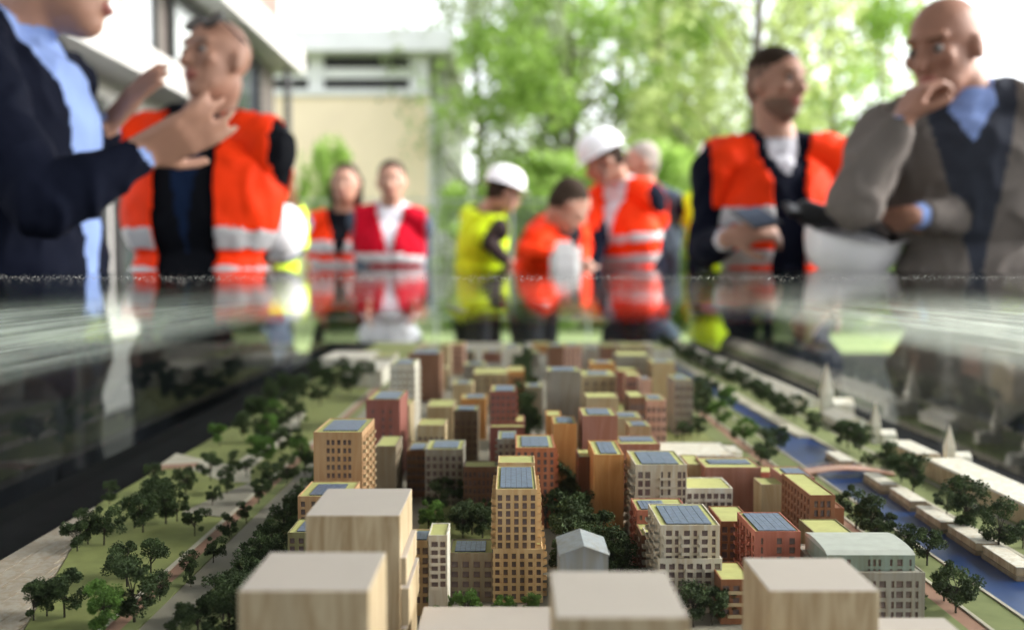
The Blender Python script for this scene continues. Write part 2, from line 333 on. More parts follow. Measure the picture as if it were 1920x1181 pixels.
# ---------------------------------------------------------------- ground of the city model
def lin(n, c, **k): return mat(n, c, **k)
M_base = mat('model_base_board', (.26,.23,.18), .8, .08, 30)
M_grass = mat('model_lawn', (.18,.195,.06), .9, .12, 60, bump=.1)
M_grass2 = mat('model_verge', (.15,.17,.06), .9, .12, 60)
M_road = mat('model_road', (.23,.205,.165), .8, .08, 40)
M_path = mat('model_cycle_path', (.26,.14,.095), .8, .1, 60)
M_kerb = mat('model_kerb', (.40,.36,.29), .8, .08, 60)
M_water = mat('model_water', (.008,.036,.14), .3, .3, 25, (1,.4,1), 0, .3)
M_plank = wood('deck_plank', (.36,.31,.26,1), .85, 90)
YA, YB = .36, 3.08
b = MB(); b.box(-.417,.53,YA,YB,ZG-.012,ZG-.003); tag(b.build('model_board', M_base), kind='structure')
def strip(name, x0, x1, y0, y1, z1, m, z0=ZG-.0028):
    b = MB(); b.box(x0,x1,y0,y1,z0,z1); return tag(b.build(name, m), kind='structure')
# deck of planks along the left edge
dk = [(-.4168,YA),(-.4168,.985)] ; dk2 = [(-.4168,.985),(-.28,.50),(-.28,YA)]
b = MB(); b.prism([(-.4168,YA),(-.27,YA),(-.27,.455),(-.4168,.985)], ZG-.0028, ZG-.0006); deck = tag(b.build('deck', M_plank), kind='structure')
def dx(y): return -.27 if y < .455 else -.27-(y-.455)/(.985-.455)*.1468
for i in range(24):
    xa = -.4162+i*.006
    yend = .455+(-.27-(xa+.0058))/.1468*.53 if xa+.0058 < -.27 else .455
    if yend > .6:
        b = MB(); b.box(xa, xa+.0057, YA+.02, min(.97,yend), ZG-.0005, ZG+.0004+.0002*(i%3)); b.build('plank', M_plank, deck)
b = MB(); b.prism([(-.2685,YA),(-.2685,YB),(-.4166,YB),(-.4166,.99),(-.2695,.456),(-.2695,YA)], ZG-.0028, ZG); tag(b.build('park_lawn', M_grass), kind='structure')
def plate(name, pts, z, m):
    b = MB(); P = [G(*p) for p in pts]; b.prism([(p.x,p.y) for p in P], z-.0006, z); return tag(b.build(name, m), kind='structure')
plate('path', [(330,850),(300,872),(360,880),(420,903),(470,905),(470,880),(400,866)], ZG+.0006, M_kerb)
plate('path', [(340,962),(420,970),(478,925),(470,905),(420,925)], ZG+.0008, M_road)
plate('path', [(420,903),(470,880),(520,840),(560,800),(575,770),(560,770),(530,795),(490,835),(440,870)], ZG+.0010, M_kerb)
plate('red_path', [(285,884),(302,873),(372,869),(372,876),(310,880)], ZG+.0012, M_path)
strip('kerb', -.2725,-.2686,YA,YB,ZG+.0014,M_kerb); strip('cycle_path',-.2684,-.2575,YA,YB,ZG+.0006,M_path)
strip('verge',-.2573,-.2465,YA,YB,ZG+.0010,M_grass2); strip('road',-.2463,-.222,YA,YB,ZG+.0002,M_road)
strip('verge',-.2218,-.175,YA,YB,ZG+.0010,M_grass2)
strip('town_ground',-.1748,.275,YA,YB,ZG,M_road)
strip('courtyard_lawn',-.085,-.01,.80,1.0,ZG+.001,M_grass); strip('park_lawn',.16,.2748,1.22,1.95,ZG+.001,M_grass)
strip('verge',.2752,.300,YA,YB,ZG+.001,M_grass2); strip('cycle_path',.3002,.3135,YA,YB,ZG+.0006,M_path)
strip('kerb',.3137,.3165,YA,YB,ZG+.0016,M_kerb); strip('canal_bank',.3167,.345,YA,YB,ZG+.001,M_grass2); strip('kerb',.3452,.348,YA,YB,ZG+.002,M_kerb)
strip('canal_water',.3482,.418,YA,1.38,ZG-.0012,M_water); strip('canal_water',.368,.400,1.3802,YB,ZG-.0012,M_water); strip('canal_bank',.3482,.3678,1.3802,YB,ZG+.0012,M_grass2); strip('quay',.4002,.418,1.3802,YB,ZG+.0012,M_kerb)
strip('quay',.4182,.422,YA,YB,ZG+.0015,M_kerb); strip('canal_bank',.4222,.458,YA,YB,ZG+.001,M_grass2); strip('path',.4582,.464,YA,YB,ZG+.0013,M_road); strip('canal_bank',.4642,.53,YA,YB,ZG+.0009,M_grass2)
# ---------------------------------------------------------------- city model buildings
def bm_(n, c, **k): return wood(n, c + (1,), .86, 110)
C = dict(gold=bm_('gold_card',(.56,.395,.22)), brickgold=bm_('gold_brick',(.44,.27,.15)), maroon=bm_('maroon_card',(.27,.10,.085)), cream=bm_('cream_card',(.50,.45,.38)),
  red=bm_('red_card',(.40,.14,.105)), orangered=bm_('orange_red_card',(.48,.17,.09)), orange=bm_('orange_card',(.52,.25,.09)), pinkbrown=bm_('pink_brown_card',(.34,.16,.125)),
  grey=bm_('grey_card',(.27,.25,.22)), taupe=bm_('taupe_card',(.22,.175,.125)), white=bm_('white_card',(.60,.57,.52)), brown=bm_('brown_card',(.20,.10,.065)),
  beige=bm_('beige_card',(.42,.33,.21)), redbrown=bm_('red_brown_card',(.24,.10,.05)), olive=bm_('olive_card',(.20,.18,.09)), mint=bm_('mint_card',(.21,.26,.225)), pink=bm_('pink_card',(.55,.33,.27)))
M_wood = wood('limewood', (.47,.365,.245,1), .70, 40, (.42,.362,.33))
M_rgreen = mat('sedum_roof', (.40,.39,.15), .85, .08, 120)
M_mintroof = mat('pale_mint_roof', (.37,.38,.35), .6, .08, 120)
M_solar = mat('solar_glass', (.11,.14,.21), .45, .25, 300, spec=.6)
M_seam = mat('solar_gap', (.02,.022,.03), .6)
M_wpane = mat('model_window', (.14,.10,.10), .22, .35, 150, spec=.8)
M_shed = wood('shed_card', (.25,.27,.30,1), .92, 200)
def facade(mb, O, U, Wd, H, N, ops, d):
    O, U, N = Vector(O), Vector(U), Vector(N); Z = Vector((0,0,1))
    xs = sorted({0, Wd} | {a for o in ops for a in o[:2]}); zs = sorted({0, H} | {a for o in ops for a in o[2:4]})
    S = {(round(o[0],6), round(o[2],6)) for o in ops}
    def isop(xm, zm):
        return any(o[0] < xm < o[1] and o[2] < zm < o[3] for o in ops)
    # merge rows without openings for economy
    P = lambda x, z, e=0: O + U*x + Z*z - N*e
    flip = U.cross(Z).dot(N) < 0
    def q(a, b, c, e): mb.quad(a, b, c, e) if not flip else mb.quad(e, c, b, a)
    for k in range(len(zs)-1):
        za, zb = zs[k], zs[k+1]; zm = (za+zb)/2; run = None
        for i in range(len(xs)-1):
            xa, xb = xs[i], xs[i+1]
            if isop((xa+xb)/2, zm):
                if run is not None: q(P(run,za),P(xa,za),P(xa,zb),P(run,zb)); run = None
            elif run is None: run = xa
        if run is not None: q(P(run,za),P(Wd,za),P(Wd,zb),P(run,zb))
    for (a, b, c, e) in [o[:4] for o in ops]:
        q(P(a,c),P(a,c,d),P(a,e,d),P(a,e)); q(P(b,c,d),P(b,c),P(b,e),P(b,e,d))
        q(P(a,c,d),P(a,c),P(b,c),P(b,c,d)); q(P(a,e),P(a,e,d),P(b,e,d),P(b,e))
        q(P(a,c,d),P(b,c,d),P(b,e,d),P(a,e,d))
PM = {}
def pane_mesh(w, h):
    k = (round(w*2e4), round(h*2e4))
    if k not in PM:
        b = MB(); t = .00025
        b.box(-w/2+t, w/2-t, -.0002, 0, -h/2+t, h/2-t, 0)
        b.box(-w/2, w/2, -.00035, 0, -h/2, -h/2+t, 1); b.box(-w/2, w/2, -.00035, 0, h/2-t, h/2, 1)
        b.box(-w/2, -w/2+t, -.00035, 0, -h/2+t, h/2-t, 1); b.box(w/2-t, w/2, -.00035, 0, -h/2+t, h/2-t, 1)
        PM[k] = b.mesh('window', [M_wpane, C['brown']])
    return PM[k]
BM_ = {}
def balc_mesh(key, w, dp):
    k = (key, round(w*1e4), round(dp*1e4))
    if k not in BM_:
        b = MB(); b.box(-w/2, w/2, -dp, -.00005, 0, .0005)
        c = MB(); c.box(-w/2, w/2, -dp, -dp+.0003, .0005, .0022); c.box(-w/2, -w/2+.0003, -dp+.0003, -.0001, .0005, .0022); c.box(w/2-.0003, w/2, -dp+.0003, -.0001, .0005, .0022)
        BM_[k] = (b.mesh('balcony', C[key]), c.mesh('railing', C[key]))
    return BM_[k]
def ops_for(Wd, H, cols, fh, ww, wh, top, rows, skip=()):
    out = []
    xs = [Wd*(i+.5)/cols for i in range(cols)] if isinstance(cols, int) else [Wd*c for c in cols]
    for r in range(rows):
        zt = H-top-r*fh
        if zt-wh < .001: break
        for i, x in enumerate(xs):
            w_ = ww[i % len(ww)] if isinstance(ww, (list, tuple)) else ww
            out.append((x-w_/2, x+w_/2, zt-wh, zt, i, r))
    return out
def vol(t, x0, x1, y0, y1, z0, z1, key, front=None, side=None, sides=None, roof='green', solar=None, near=True, name='wall', sloped=False):
    """one volume of a building; front / side = dict(cols, fh, ww, wh, top, rows, balc=set of columns)"""
    L = t.location; x0 -= L.x; x1 -= L.x; y0 -= L.y; y1 -= L.y; z0 -= L.z; z1 -= L.z
    Wd, D, H = x1-x0, y1-y0, z1-z0; mb = MB(); wm = C[key]; dep = .0011 if near else .0008
    sides = sides if sides is not None else ('R' if (x0+x1)/2+L.x < 0 else 'L')
    jobs = []
    jobs.append(((x0,y0,z0),(1,0,0),Wd,(0,-1,0),front))
    jobs.append(((x0,y0,z0),(0,1,0),D,(-1,0,0),side if 'L' in sides else None))
    jobs.append(((x1,y0,z0),(0,1,0),D,(1,0,0),side if 'R' in sides else None))
    panes = MB()
    for (O, U, wd, N, sp) in jobs:
        ops = []
        if sp: ops = ops_for(wd, H, sp.get('cols',4), sp.get('fh',.0058), sp.get('ww',.0032), sp.get('wh',.004), sp.get('top',.003), sp.get('rows',30))
        facade(mb, O, U, wd, H, N, ops, dep)
        O, U, N = Vector(O), Vector(U), Vector(N)
        rz = 0 if N.y < 0 else (math.pi/2 if N.x > 0 else -math.pi/2)
        for (a, b, c, e, i, r) in ops:
            p = O+U*((a+b)/2)+Vector((0,0,(c+e)/2))-N*(dep-.00005)
            if near: link('window', pane_mesh(b-a-.0001, e-c-.0001), t, p, (0,0,rz))
            else:
                h2 = (e-c)/2-.0001; w2 = (b-a)/2-.0001; q = [p-U*w2+Vector((0,0,-h2)), p+U*w2+Vector((0,0,-h2)), p+U*w2+Vector((0,0,h2)), p-U*w2+Vector((0,0,h2))]
                panes.poly([v+N*.0001 for v in (q if rz <= 0 and N.x == 0 or N.x > 0 else q[::-1])])
            if i in sp.get('balc', ()) and r < sp.get('brows', 99):
                w_ = sp.get('bw', max(.0052, (b-a)*1.5)); me = balc_mesh(sp.get('bkey', key), w_, sp.get('bd', .0026))
                bo = link('balcony', me[0], t, O+U*((a+b)/2+sp.get('boff',0))+Vector((0,0,c-.0012)), (0,0,rz)); link('railing', me[1], bo)
    if panes.v: o = panes.build('window_panes', M_wpane, t); tag(o, kind='stuff')
    mb.quad((x1,y1,z0),(x0,y1,z0),(x0,y1,z1),(x1,y1,z1)); mb.quad((x0,y0,z1),(x1,y0,z1),(x1,y1,z1),(x0,y1,z1))
    mb.build(name, wm, t)
    if roof == 'wood' or roof is None: return
    pt = .0009 if near else .0012; ph = .0012
    b = MB(); e = .00005
    b.box(x0-e,x1+e,y0-e,y0+pt,z1,z1+ph); b.box(x0-e,x1+e,y1-pt,y1+e,z1,z1+ph); b.box(x0-e,x0+pt,y0+pt,y1-pt,z1,z1+ph); b.box(x1-pt,x1+e,y0+pt,y1-pt,z1,z1+ph)
    b.build('parapet', wm, t)
    b = MB(); b.box(x0+pt,x1-pt,y0+pt,y1-pt,z1+.0001,z1+.0005); b.build('roof', M_rgreen if roof == 'green' else C[roof], t)
    if solar:
        fx0, fx1, fy0, fy1 = solar if isinstance(solar, tuple) else (.15, .85, .1, .85)
        sx0, sx1, sy0, sy1 = x0+Wd*fx0, x0+Wd*fx1, y0+D*fy0, y0+D*fy1
        b = MB(); b.box(sx0,sx1,sy0,sy1,z1+.0006,z1+.0010); so = b.build('solar_array', M_seam, t)
        n = 6 if near else 3; m_ = 1; st = (sx1-sx0)/n
        for i in range(n):
            b = MB(); b.box(sx0+i*st+.00012, sx0+(i+1)*st-.00012, sy0+.0002, sy1-.0002, z1+.00105, z1+.0014+.0001*(i % 2)); b.build('solar_panel', M_solar, so)
CNT = 0
def bld(label, a, b_, ytop, Z, depth, key, name='model_tower', cat='model building', **kw):
    p, q = W(a, ytop, Z), W(b_, ytop, Z)
    t = empty(name, ((p.x+q.x)/2, Z, ZG+.0002), label, cat, 'buildings of the city model')
    near = kw.pop('near', Z < .82)
    vol(t, p.x, q.x, Z, Z+depth, ZG+.0002, p.z-(.0012 if kw.get('roof','green') not in ('wood', None) else 0), key, near=near, **kw)
    return t
def addvol(t, a, b_, ytop, Z, depth, key, **kw):
    p, q = W(a, ytop, Z), W(b_, ytop, Z)
    vol(t, p.x, q.x, Z, Z+depth, ZG+.0002, p.z-.0012, key, **kw)
def woodblock(label, a, b_, ytop, Z, depth, steps=False, name='wooden_block'):
    p, q = W(a, ytop, Z), W(b_, ytop, Z)
    t = empty(name, ((p.x+q.x)/2, Z+depth/2, ZG+.0002), label, 'wood block', 'plain wooden blocks in the foreground')
    b = MB(); L = t.location
    b.box(p.x-L.x, q.x-L.x, -depth/2, depth/2, 0, p.z-L.z)
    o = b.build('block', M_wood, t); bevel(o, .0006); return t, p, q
# foreground blocks
woodblock('big pale wooden block lowest at the left front, blurred', 445, 692, 1107, .42, .058)
t, p, q = woodblock('tall pale wooden block with stepped right edge, behind the front left block', 572, 750, 966, .57, .070)
L = t.location
b = MB()
for (z0, z1, e) in ((.0,.028,.0035),(.03,.052,.005),(.054,.07,.0035)): b.box(q.x-L.x-.001, q.x-L.x+e, -.034, .028, z0, z1)
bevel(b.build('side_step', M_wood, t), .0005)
woodblock('big wooden block at bottom centre right of the flat slab', 1042, 1292, 1157, .40, .062)
woodblock('big wooden block at bottom right before the mint roofed house', 1442, 1650, 1107, .48, .055)
woodblock('low flat wooden slab between the two middle wooden blocks', 762, 1046, 1259, .50, .098, name='wooden_slab')
woodblock('low flat pale slab at the bottom right corner by the path', 1640, 1862, 1232, .50, .058, name='wooden_slab')
woodblock('small flat pale slab cut by the bottom right edge beside the path', 1880, 2060, 1250, .50, .05, name='wooden_slab')
# detailed ones, in focus
t = bld('gold coloured tower with long solar roof and balconies on both flanks, centre', 929.6, 1007, 916.6, .70, .082, 'gold', solar=(.1,.9,.06,.93), sides='LR',
    front=dict(cols=5, fh=.0057, ww=.0033, wh=.0044, top=.0030, rows=7), side=dict(cols=11, fh=.0057, ww=.003, wh=.004, top=.003, rows=7, balc={0,2,4,6,8,10}, bw=.0052, bd=.0033))
vol(t, t.location.x-.0165, t.location.x+.0188, .698, .788, ZG+.0002, W(960,1029,.698).z-.0012, 'gold', near=True, sides='LR', name='podium',
    front=dict(cols=6, fh=.0058, ww=.0032, wh=.0040, top=.0020, rows=7, balc={0,4}, bw=.0066), side=dict(cols=10, fh=.0058, ww=.003, wh=.004, top=.002, rows=7, balc={1,3,5,7,9}, bw=.0052, bd=.0033))
addvol(t, 934, 1003, 867, .785, .03, 'gold', near=True, roof='green')
t = bld('tall gold brick tower with blue solar roof left of the centre', 587.5, 678.7, 810, .85, .078, 'brickgold', solar=(.15,.87,.12,.86), near=True,
    front=dict(cols=[.30,.40,.52,.64,.74], fh=.0072, ww=.0028, wh=.0045, top=.0055, rows=7), side=dict(cols=8, fh=.0072, ww=.0042, wh=.0052, top=.0035, rows=9, balc={0,2,4,6}, bkey='beige', bw=.006, bd=.003))
addvol(t, 558, 655, 930, .78, .055, 'brickgold', near=True, solar=(.2,.8,.1,.8), front=dict(cols=5, fh=.0062, ww=.0035, wh=.0045, top=.003, rows=5))
addvol(t, 539, 640, 998, .725, .04, 'olive', near=True, solar=(.15,.8,.1,.8), front=dict(cols=6, fh=.0060, ww=.0038, wh=.0042, top=.003, rows=4))
bld('narrow white tower with balconies down its left side, beside the tall wooden block', 803, 838.5, 1003, .66, .032, 'white',
    front=dict(cols=[.33,.76], fh=.0054, ww=[.0044,.0036], wh=.0039, top=.0032, rows=6, balc={0}, bw=.006), side=dict(cols=3, rows=8), sides='L')
bld('ochre house with solar roof squeezed between wooden block and white tower', 752, 802, 1013, .672, .03, 'gold', name='model_house', solar=(.05,.95,.1,.8),
    front=dict(cols=[.25,.6,.9], fh=.0068, ww=.0038, wh=.0046, top=.0038, rows=6))
bld('taupe apartment block with solar roof joined to the left of the gold tower', 842, 925, 1036, .70, .036, 'taupe', name='model_block', solar=(.12,.82,.12,.85),
    front=dict(cols=4, fh=.0072, ww=.0048, wh=.0045, top=.0050, rows=6))
t = bld('cream tower with balconies and tilted looking solar roof, right of the centre', 1238, 1350, 984, .68, .062, 'cream', solar=(.12,.88,.06,.9),
    front=dict(cols=[.15,.28,.45,.59,.75,.90], fh=.0058, ww=[.0042,.0026], wh=.0042, top=.0026, rows=4, balc={0,2,4}, bw=.0060, boff=-.001),
    side=dict(cols=6, fh=.0058, ww=.0042, wh=.0042, top=.0026, rows=4, balc={0,2,4}, bw=.007, bd=.0038))
vol(t, t.location.x-.0222, t.location.x+.0218, .677, .76, ZG+.0002, W(1290,1047,.677).z-.0012, 'cream', near=True, name='podium',
    front=dict(cols=7, fh=.0060, ww=.0040, wh=.0042, top=.0022, rows=7, balc={3,5}, bw=.0062), side=dict(cols=8, fh=.0060, ww=.004, wh=.0042, top=.0022, rows=7, balc={1,3,5,7}, bw=.0066, bd=.0036))
t = bld('brick red block with large solar roof right of the cream tower', 1415.6, 1501.5, 996, .70, .056, 'red', name='model_block', solar=(.1,.92,.05,.93),
    front=dict(cols=[.16,.54,.82], fh=.0066, ww=[.0016,.0038,.0042], wh=.0048, top=.0035, rows=5), side=dict(cols=6, fh=.0066, ww=.0045, wh=.005, top=.003, rows=6, balc={1,3,5}, bw=.006, bd=.003))
addvol(t, 1352, 1412, 977, .765, .05, 'redbrown', near=True, front=dict(cols=4, fh=.0066, ww=.0042, wh=.005, top=.003, rows=6))
bld('low red annex with green roof tucked between cream tower and right wooden block', 1352, 1410, 1086, .655, .04, 'redbrown', name='model_house', front=dict(cols=3, fh=.0080, ww=.0045, wh=.004, top=.003, rows=3, balc={1}, bw=.012, bkey='beige'))
t = bld('mint green house with vaulted roof on a grey podium by the canal', 1551, 1716, 1040, .66, .05, 'mint', name='model_house', roof=None,
    front=dict(cols=[.12,.18,.25,.48,.54,.60,.73,.83,.95], fh=.0066, ww=[.0016,.0018,.0026,.0018,.0018,.0018,.0018,.0036,.0016], wh=.0046, top=.0030, rows=2), sides='R', side=dict(cols=4, fh=.0066, top=.003, rows=2))
L = t.location; zt1 = W(1600,1040,.66).z-L.z; w2 = (1716-1551)/2/F*.66
b = MB(); pr = [(.0,.0),(.005,.0020),(.016,.0032),(.028,.0036),(.040,.0034),(.050,.002)]
for i in range(len(pr)-1):
    (ya, za), (yb, zb) = pr[i], pr[i+1]
    b.quad((-w2-.0006,ya-.0004,zt1+za),(w2+.0006,ya-.0004,zt1+za),(w2+.0006,yb-.0004,zt1+zb),(-w2-.0006,yb-.0004,zt1+zb))
b.poly([(w2+.0005,y-.0004,zt1+z) for y, z in pr]+[(w2+.0005,.05,zt1)]); b.poly([(-w2-.0005,y-.0004,zt1+z) for y, z in pr][::-1]+[(-w2-.0005,.05,zt1)])
b.build('vaulted_roof', M_mintroof, t)
vol(t, L.x-w2-.004, L.x+w2+.005, .654, .722, ZG+.0002, W(1600,1073,.654).z-.0012, 'grey', near=True, name='podium', sides='R', roof='grey',
    front=dict(cols=[.10,.2,.3,.42,.5,.58,.68,.75,.84,.92], fh=.0070, ww=[.0036,.0040,.0036,.0034,.002,.0044,.002,.0046,.0038,.002], wh=.0045, top=.0045, rows=5), side=dict(cols=5, rows=4, top=.004))
t = bld('red brown long block with green roof and dark windows beside the canal', 1519, 1566, 928, .80, .085, 'redbrown', name='model_block', near=True,
    front=dict(cols=[.25,.5,.75], fh=.0075, ww=.0032, wh=.0055, top=.0035, rows=5), side=dict(cols=9, fh=.0075, ww=.0042, wh=.0055, top=.003, rows=6))
addvol(t, 1566, 1583, 952, .81, .035, 'redbrown', near=True, roof='redbrown')
bld('low olive roofed wing in front of the canal side brown block', 1538, 1612, 1008, .73, .055, 'olive', name='model_house', roof='green')
t = empty('model_shed', ((1097-960)/F*.62, .62, ZG+.0002), 'pale blue grey gabled shed behind the bottom centre wooden block', 'model building', 'buildings of the city model')
hw = 46/F*.62; h1 = W(1097,1041,.62).z-t.location.z; h2 = W(1097,1025,.62).z-t.location.z
b = MB(); b.poly([(-hw,0,0),(hw,0,0),(hw,0,h1),(0,0,h2),(-hw,0,h1)]); b.quad((hw,0,0),(hw,.04,0),(hw,.04,h1),(hw,0,h1)); b.quad((-hw,.04,0),(-hw,0,0),(-hw,0,h1),(-hw,.04,h1)); b.poly([(hw,.04,0),(-hw,.04,0),(-hw,.04,h1),(0,.04,h2),(hw,.04,h1)]); b.build('wall', M_shed, t)
b = MB(); e = .0008
for s in (1, -1):
    b.box(0, 1, 0, 1, 0, 1, M=Matrix(((s*(hw+e),0,0,0),(0,.042,0,-.001),(-(h2-h1)*(hw+e)/hw,0,e,h2+.0001),(0,0,0,1))))
b.build('roof', M_shed, t)
# second row
kw2 = dict(near=False)
bld('orange red tower with balconies just behind the gold tower on its right', 967, 1041, 839, .90, .07, 'orangered', solar=(.15,.85,.1,.85), front=dict(cols=6, fh=.0068, ww=.0030, wh=.0048, top=.003, rows=11), sides='R', side=dict(cols=6, fh=.0068, top=.003, rows=11, balc={0,2,4}, bw=.008, bd=.003), near=False)
bld('grey tower pressed against the left of the orange red tower', 933, 968, 823, .95, .05, 'grey', solar=(.2,.9,.1,.8), near=False, front=dict(cols=3, fh=.007, top=.004, rows=10), side=dict(cols=3,rows=5,balc={0,2}), sides='L')
bld('cream tower with many balconies behind the front cream tower', 1191.6, 1288, 871, .85, .066, 'cream', solar=(.14,.86,.08,.9), near=False, front=dict(cols=[.10,.24,.52,.66,.86,.95], fh=.0075, ww=[.0042,.0046,.0018,.0024,.0034,.0024], wh=.0058, top=.005, rows=7, balc={2,3}, bw=.008, boff=.002), side=dict(cols=6, fh=.0075, ww=.0042, top=.004, rows=8, balc={0,1,3,5}, bw=.008, bd=.0042))
bld('small red house with solar roof glimpsed left behind the front cream tower', 1194, 1290, 956, .775, .04, 'red', name='model_house', solar=(.1,.6,.1,.8), near=True, front=dict(cols=6, fh=.0066, ww=.0022, top=.003, rows=5), side=dict(cols=4, fh=.0066, top=.003, rows=6, balc={0,2}, bw=.006))
bld('low house with green roof stepping down left of the front cream tower', 1203, 1236, 1003, .74, .04, 'brown', name='model_house', near=True, side=dict(cols=4, fh=.006, top=.003, rows=5, balc={0,2}, bw=.006))
bld('white row house with rows of balconies between cream towers', 1287, 1374, 915, .86, .045, 'white', name='model_block', near=False, front=dict(cols=7, fh=.0078, ww=.0042, wh=.0052, top=.0035, rows=6, balc={1,3,5}, bw=.010))
bld('pink beige block with wide solar roof at right of the white row house', 1322, 1427, 876, .95, .05, 'pinkbrown', name='model_block', solar=(.15,.9,.35,.8), near=False)
bld('narrow beige annex left of the pink beige block', 1290, 1322, 870, .97, .05, 'beige', name='model_house', near=False)
bld('ochre orange tower with solar roof behind the dark tree clump', 1114, 1170, 852, .88, .072, 'orange', solar=(.25,.8,.1,.9), near=False, side=dict(cols=3, ww=.001, rows=0))
bld('lower brown wing on the left of the ochre orange tower', 1085, 1116, 856, .93, .04, 'brown', name='model_house', near=False, roof='green')
bld('small tan tower with pale green roof behind the pink beige block', 1428, 1476, 908, .90, .03, 'beige', name='model_house', near=False)
bld('pink house with solar roof near the foot bridge', 1470, 1528, 895, .90, .05, 'pinkbrown', name='model_house', solar=(.25,.9,.1,.85), near=False)
bld('reddish low link building beside the pink house', 1410, 1470, 885, .99, .03, 'red', name='model_house', near=False)
bld('white framed apartment block with solar roof behind the courtyard', 797, 868, 842, .98, .055, 'grey', name='model_block', solar=(.18,.85,.15,.85), near=False, front=dict(cols=6, fh=.0075, ww=.0036, wh=.005, top=.006, rows=7, balc={1,4}, bw=.009), side=dict(cols=4,rows=7,fh=.0075))
bld('brown block with dark windows left of the white framed block', 762, 798, 844, 1.02, .05, 'brown', name='model_block', solar=(.15,.85,.1,.8), near=False, front=dict(cols=4, fh=.008, ww=.004, top=.005, rows=6))
bld('long low dark block with pale green roof closing the courtyard', 869, 936, 875, .96, .03, 'brown', name='model_block', near=False, front=dict(cols=8, fh=.008, ww=.003, wh=.0055, top=.004, rows=4))
bld('beige grey tower with lime roof under the maroon tower', 703, 742, 836, .98, .06, 'taupe', near=False, side=dict(cols=5, fh=.008, ww=.004, wh=.005, top=.008, rows=8))
t = bld('maroon tower with pale right flank and blue solar roof at the left', 686, 749.6, 749, 1.10, .085, 'maroon', solar=(.2,.9,.1,.85), near=False, front=dict(cols=[.2,.5,.72], fh=.0085, ww=.0026, wh=.005, top=.01, rows=8))
bld('white slab tower rising behind the maroon tower', 731, 778, 682, 1.45, .075, 'white', solar=(.2,.85,.1,.85), near=False, front=dict(cols=5, fh=.010, ww=.003, wh=.0065, top=.008, rows=12), side=dict(cols=4, fh=.010, ww=.006, top=.008, rows=10, balc={1,3}))
bld('pale beige flank tower standing between maroon and white towers', 752, 768, 760, 1.22, .06, 'beige', near=False)
bld('tall brown tower with blue roof behind the white slab tower', 766, 825, 663, 1.75, .085, 'brown', solar=(.1,.9,.1,.9), near=False)
bld('pale yellow far tower to the right of the tall brown tower', 826, 842, 647, 2.1, .09, 'beige', near=False)
bld('tall grey tower with green rimmed solar roof right of the dark tree gap', 1026.7, 1088.6, 696, 1.30, .065, 'grey', solar=(.15,.85,.15,.85), near=False)
bld('dark red tower with rows of windows in the middle of the city', 919, 967.6, 734, 1.15, .07, 'maroon', solar=(.2,.9,.1,.85), near=False, front=dict(cols=5, fh=.008, ww=.0038, wh=.0045, top=.004, rows=11), sides='R', side=dict(cols=4, fh=.008, rows=10, top=.004, balc={1,3}))
addvol(t := bld('maroon podium block at the foot of the dark red tower', 918, 984, 800, 1.13, .018, 'maroon', name='model_house', near=False), 962, 984, 790, 1.15, .05, 'maroon', near=False)
bld('small grey tower with blue roof left of the dark red tower', 851, 896, 770, 1.20, .05, 'taupe', solar=(.15,.85,.1,.85), near=False, front=dict(cols=4, fh=.009, rows=5, top=.012))
bld('small orange block half hidden behind the small grey tower', 864, 911, 747, 1.36, .05, 'orange', name='model_block', near=False, solar=(.2,.9,.2,.9))
bld('beige block with green roof behind the white framed block', 782, 834, 797, 1.10, .05, 'beige', name='model_block', near=False, front=dict(cols=5, fh=.009, top=.012, rows=5, ww=.004))
bld('lime roofed low block behind the beige block', 800, 850, 762, 1.3, .07, 'beige', name='model_block', near=False)
bld('small orange tower with blue roof in front of the tall grey tower', 1037.6, 1082, 794, 1.0, .052, 'orange', solar=(.2,.85,.15,.85), near=False)
bld('little ochre annex behind the small orange tower on its left', 1025, 1053, 779, 1.08, .04, 'orange', name='model_house', near=False)
bld('pink brown tower with green roof right of the small orange tower', 1092, 1158, 779, 1.0, .06, 'pinkbrown', solar=(.18,.82,.15,.85), near=False)
bld('pale house with solar roof behind the pink brown tower', 1158, 1204, 783, 1.12, .05, 'beige', name='model_house', near=False, solar=(.1,.8,.2,.8))
bld('small beige tower with blue roof at the right of the pale house', 1180, 1221, 799, 1.05, .04, 'beige', near=False, solar=(.2,.8,.15,.85))
bld('wide low beige block with long solar roof behind the second cream tower', 1160, 1238, 832, .98, .05, 'pinkbrown', name='model_block', near=False, solar=(.1,.9,.3,.85))
bld('white low hall with flat stepped roof behind the white row house', 1240, 1378, 853, 1.08, .08, 'white', name='model_hall', near=False, roof='white')
bld('white raised part of the low hall with sawtooth outline', 1340, 1392, 846, 1.12, .04, 'white', name='model_hall', near=False, roof='white')
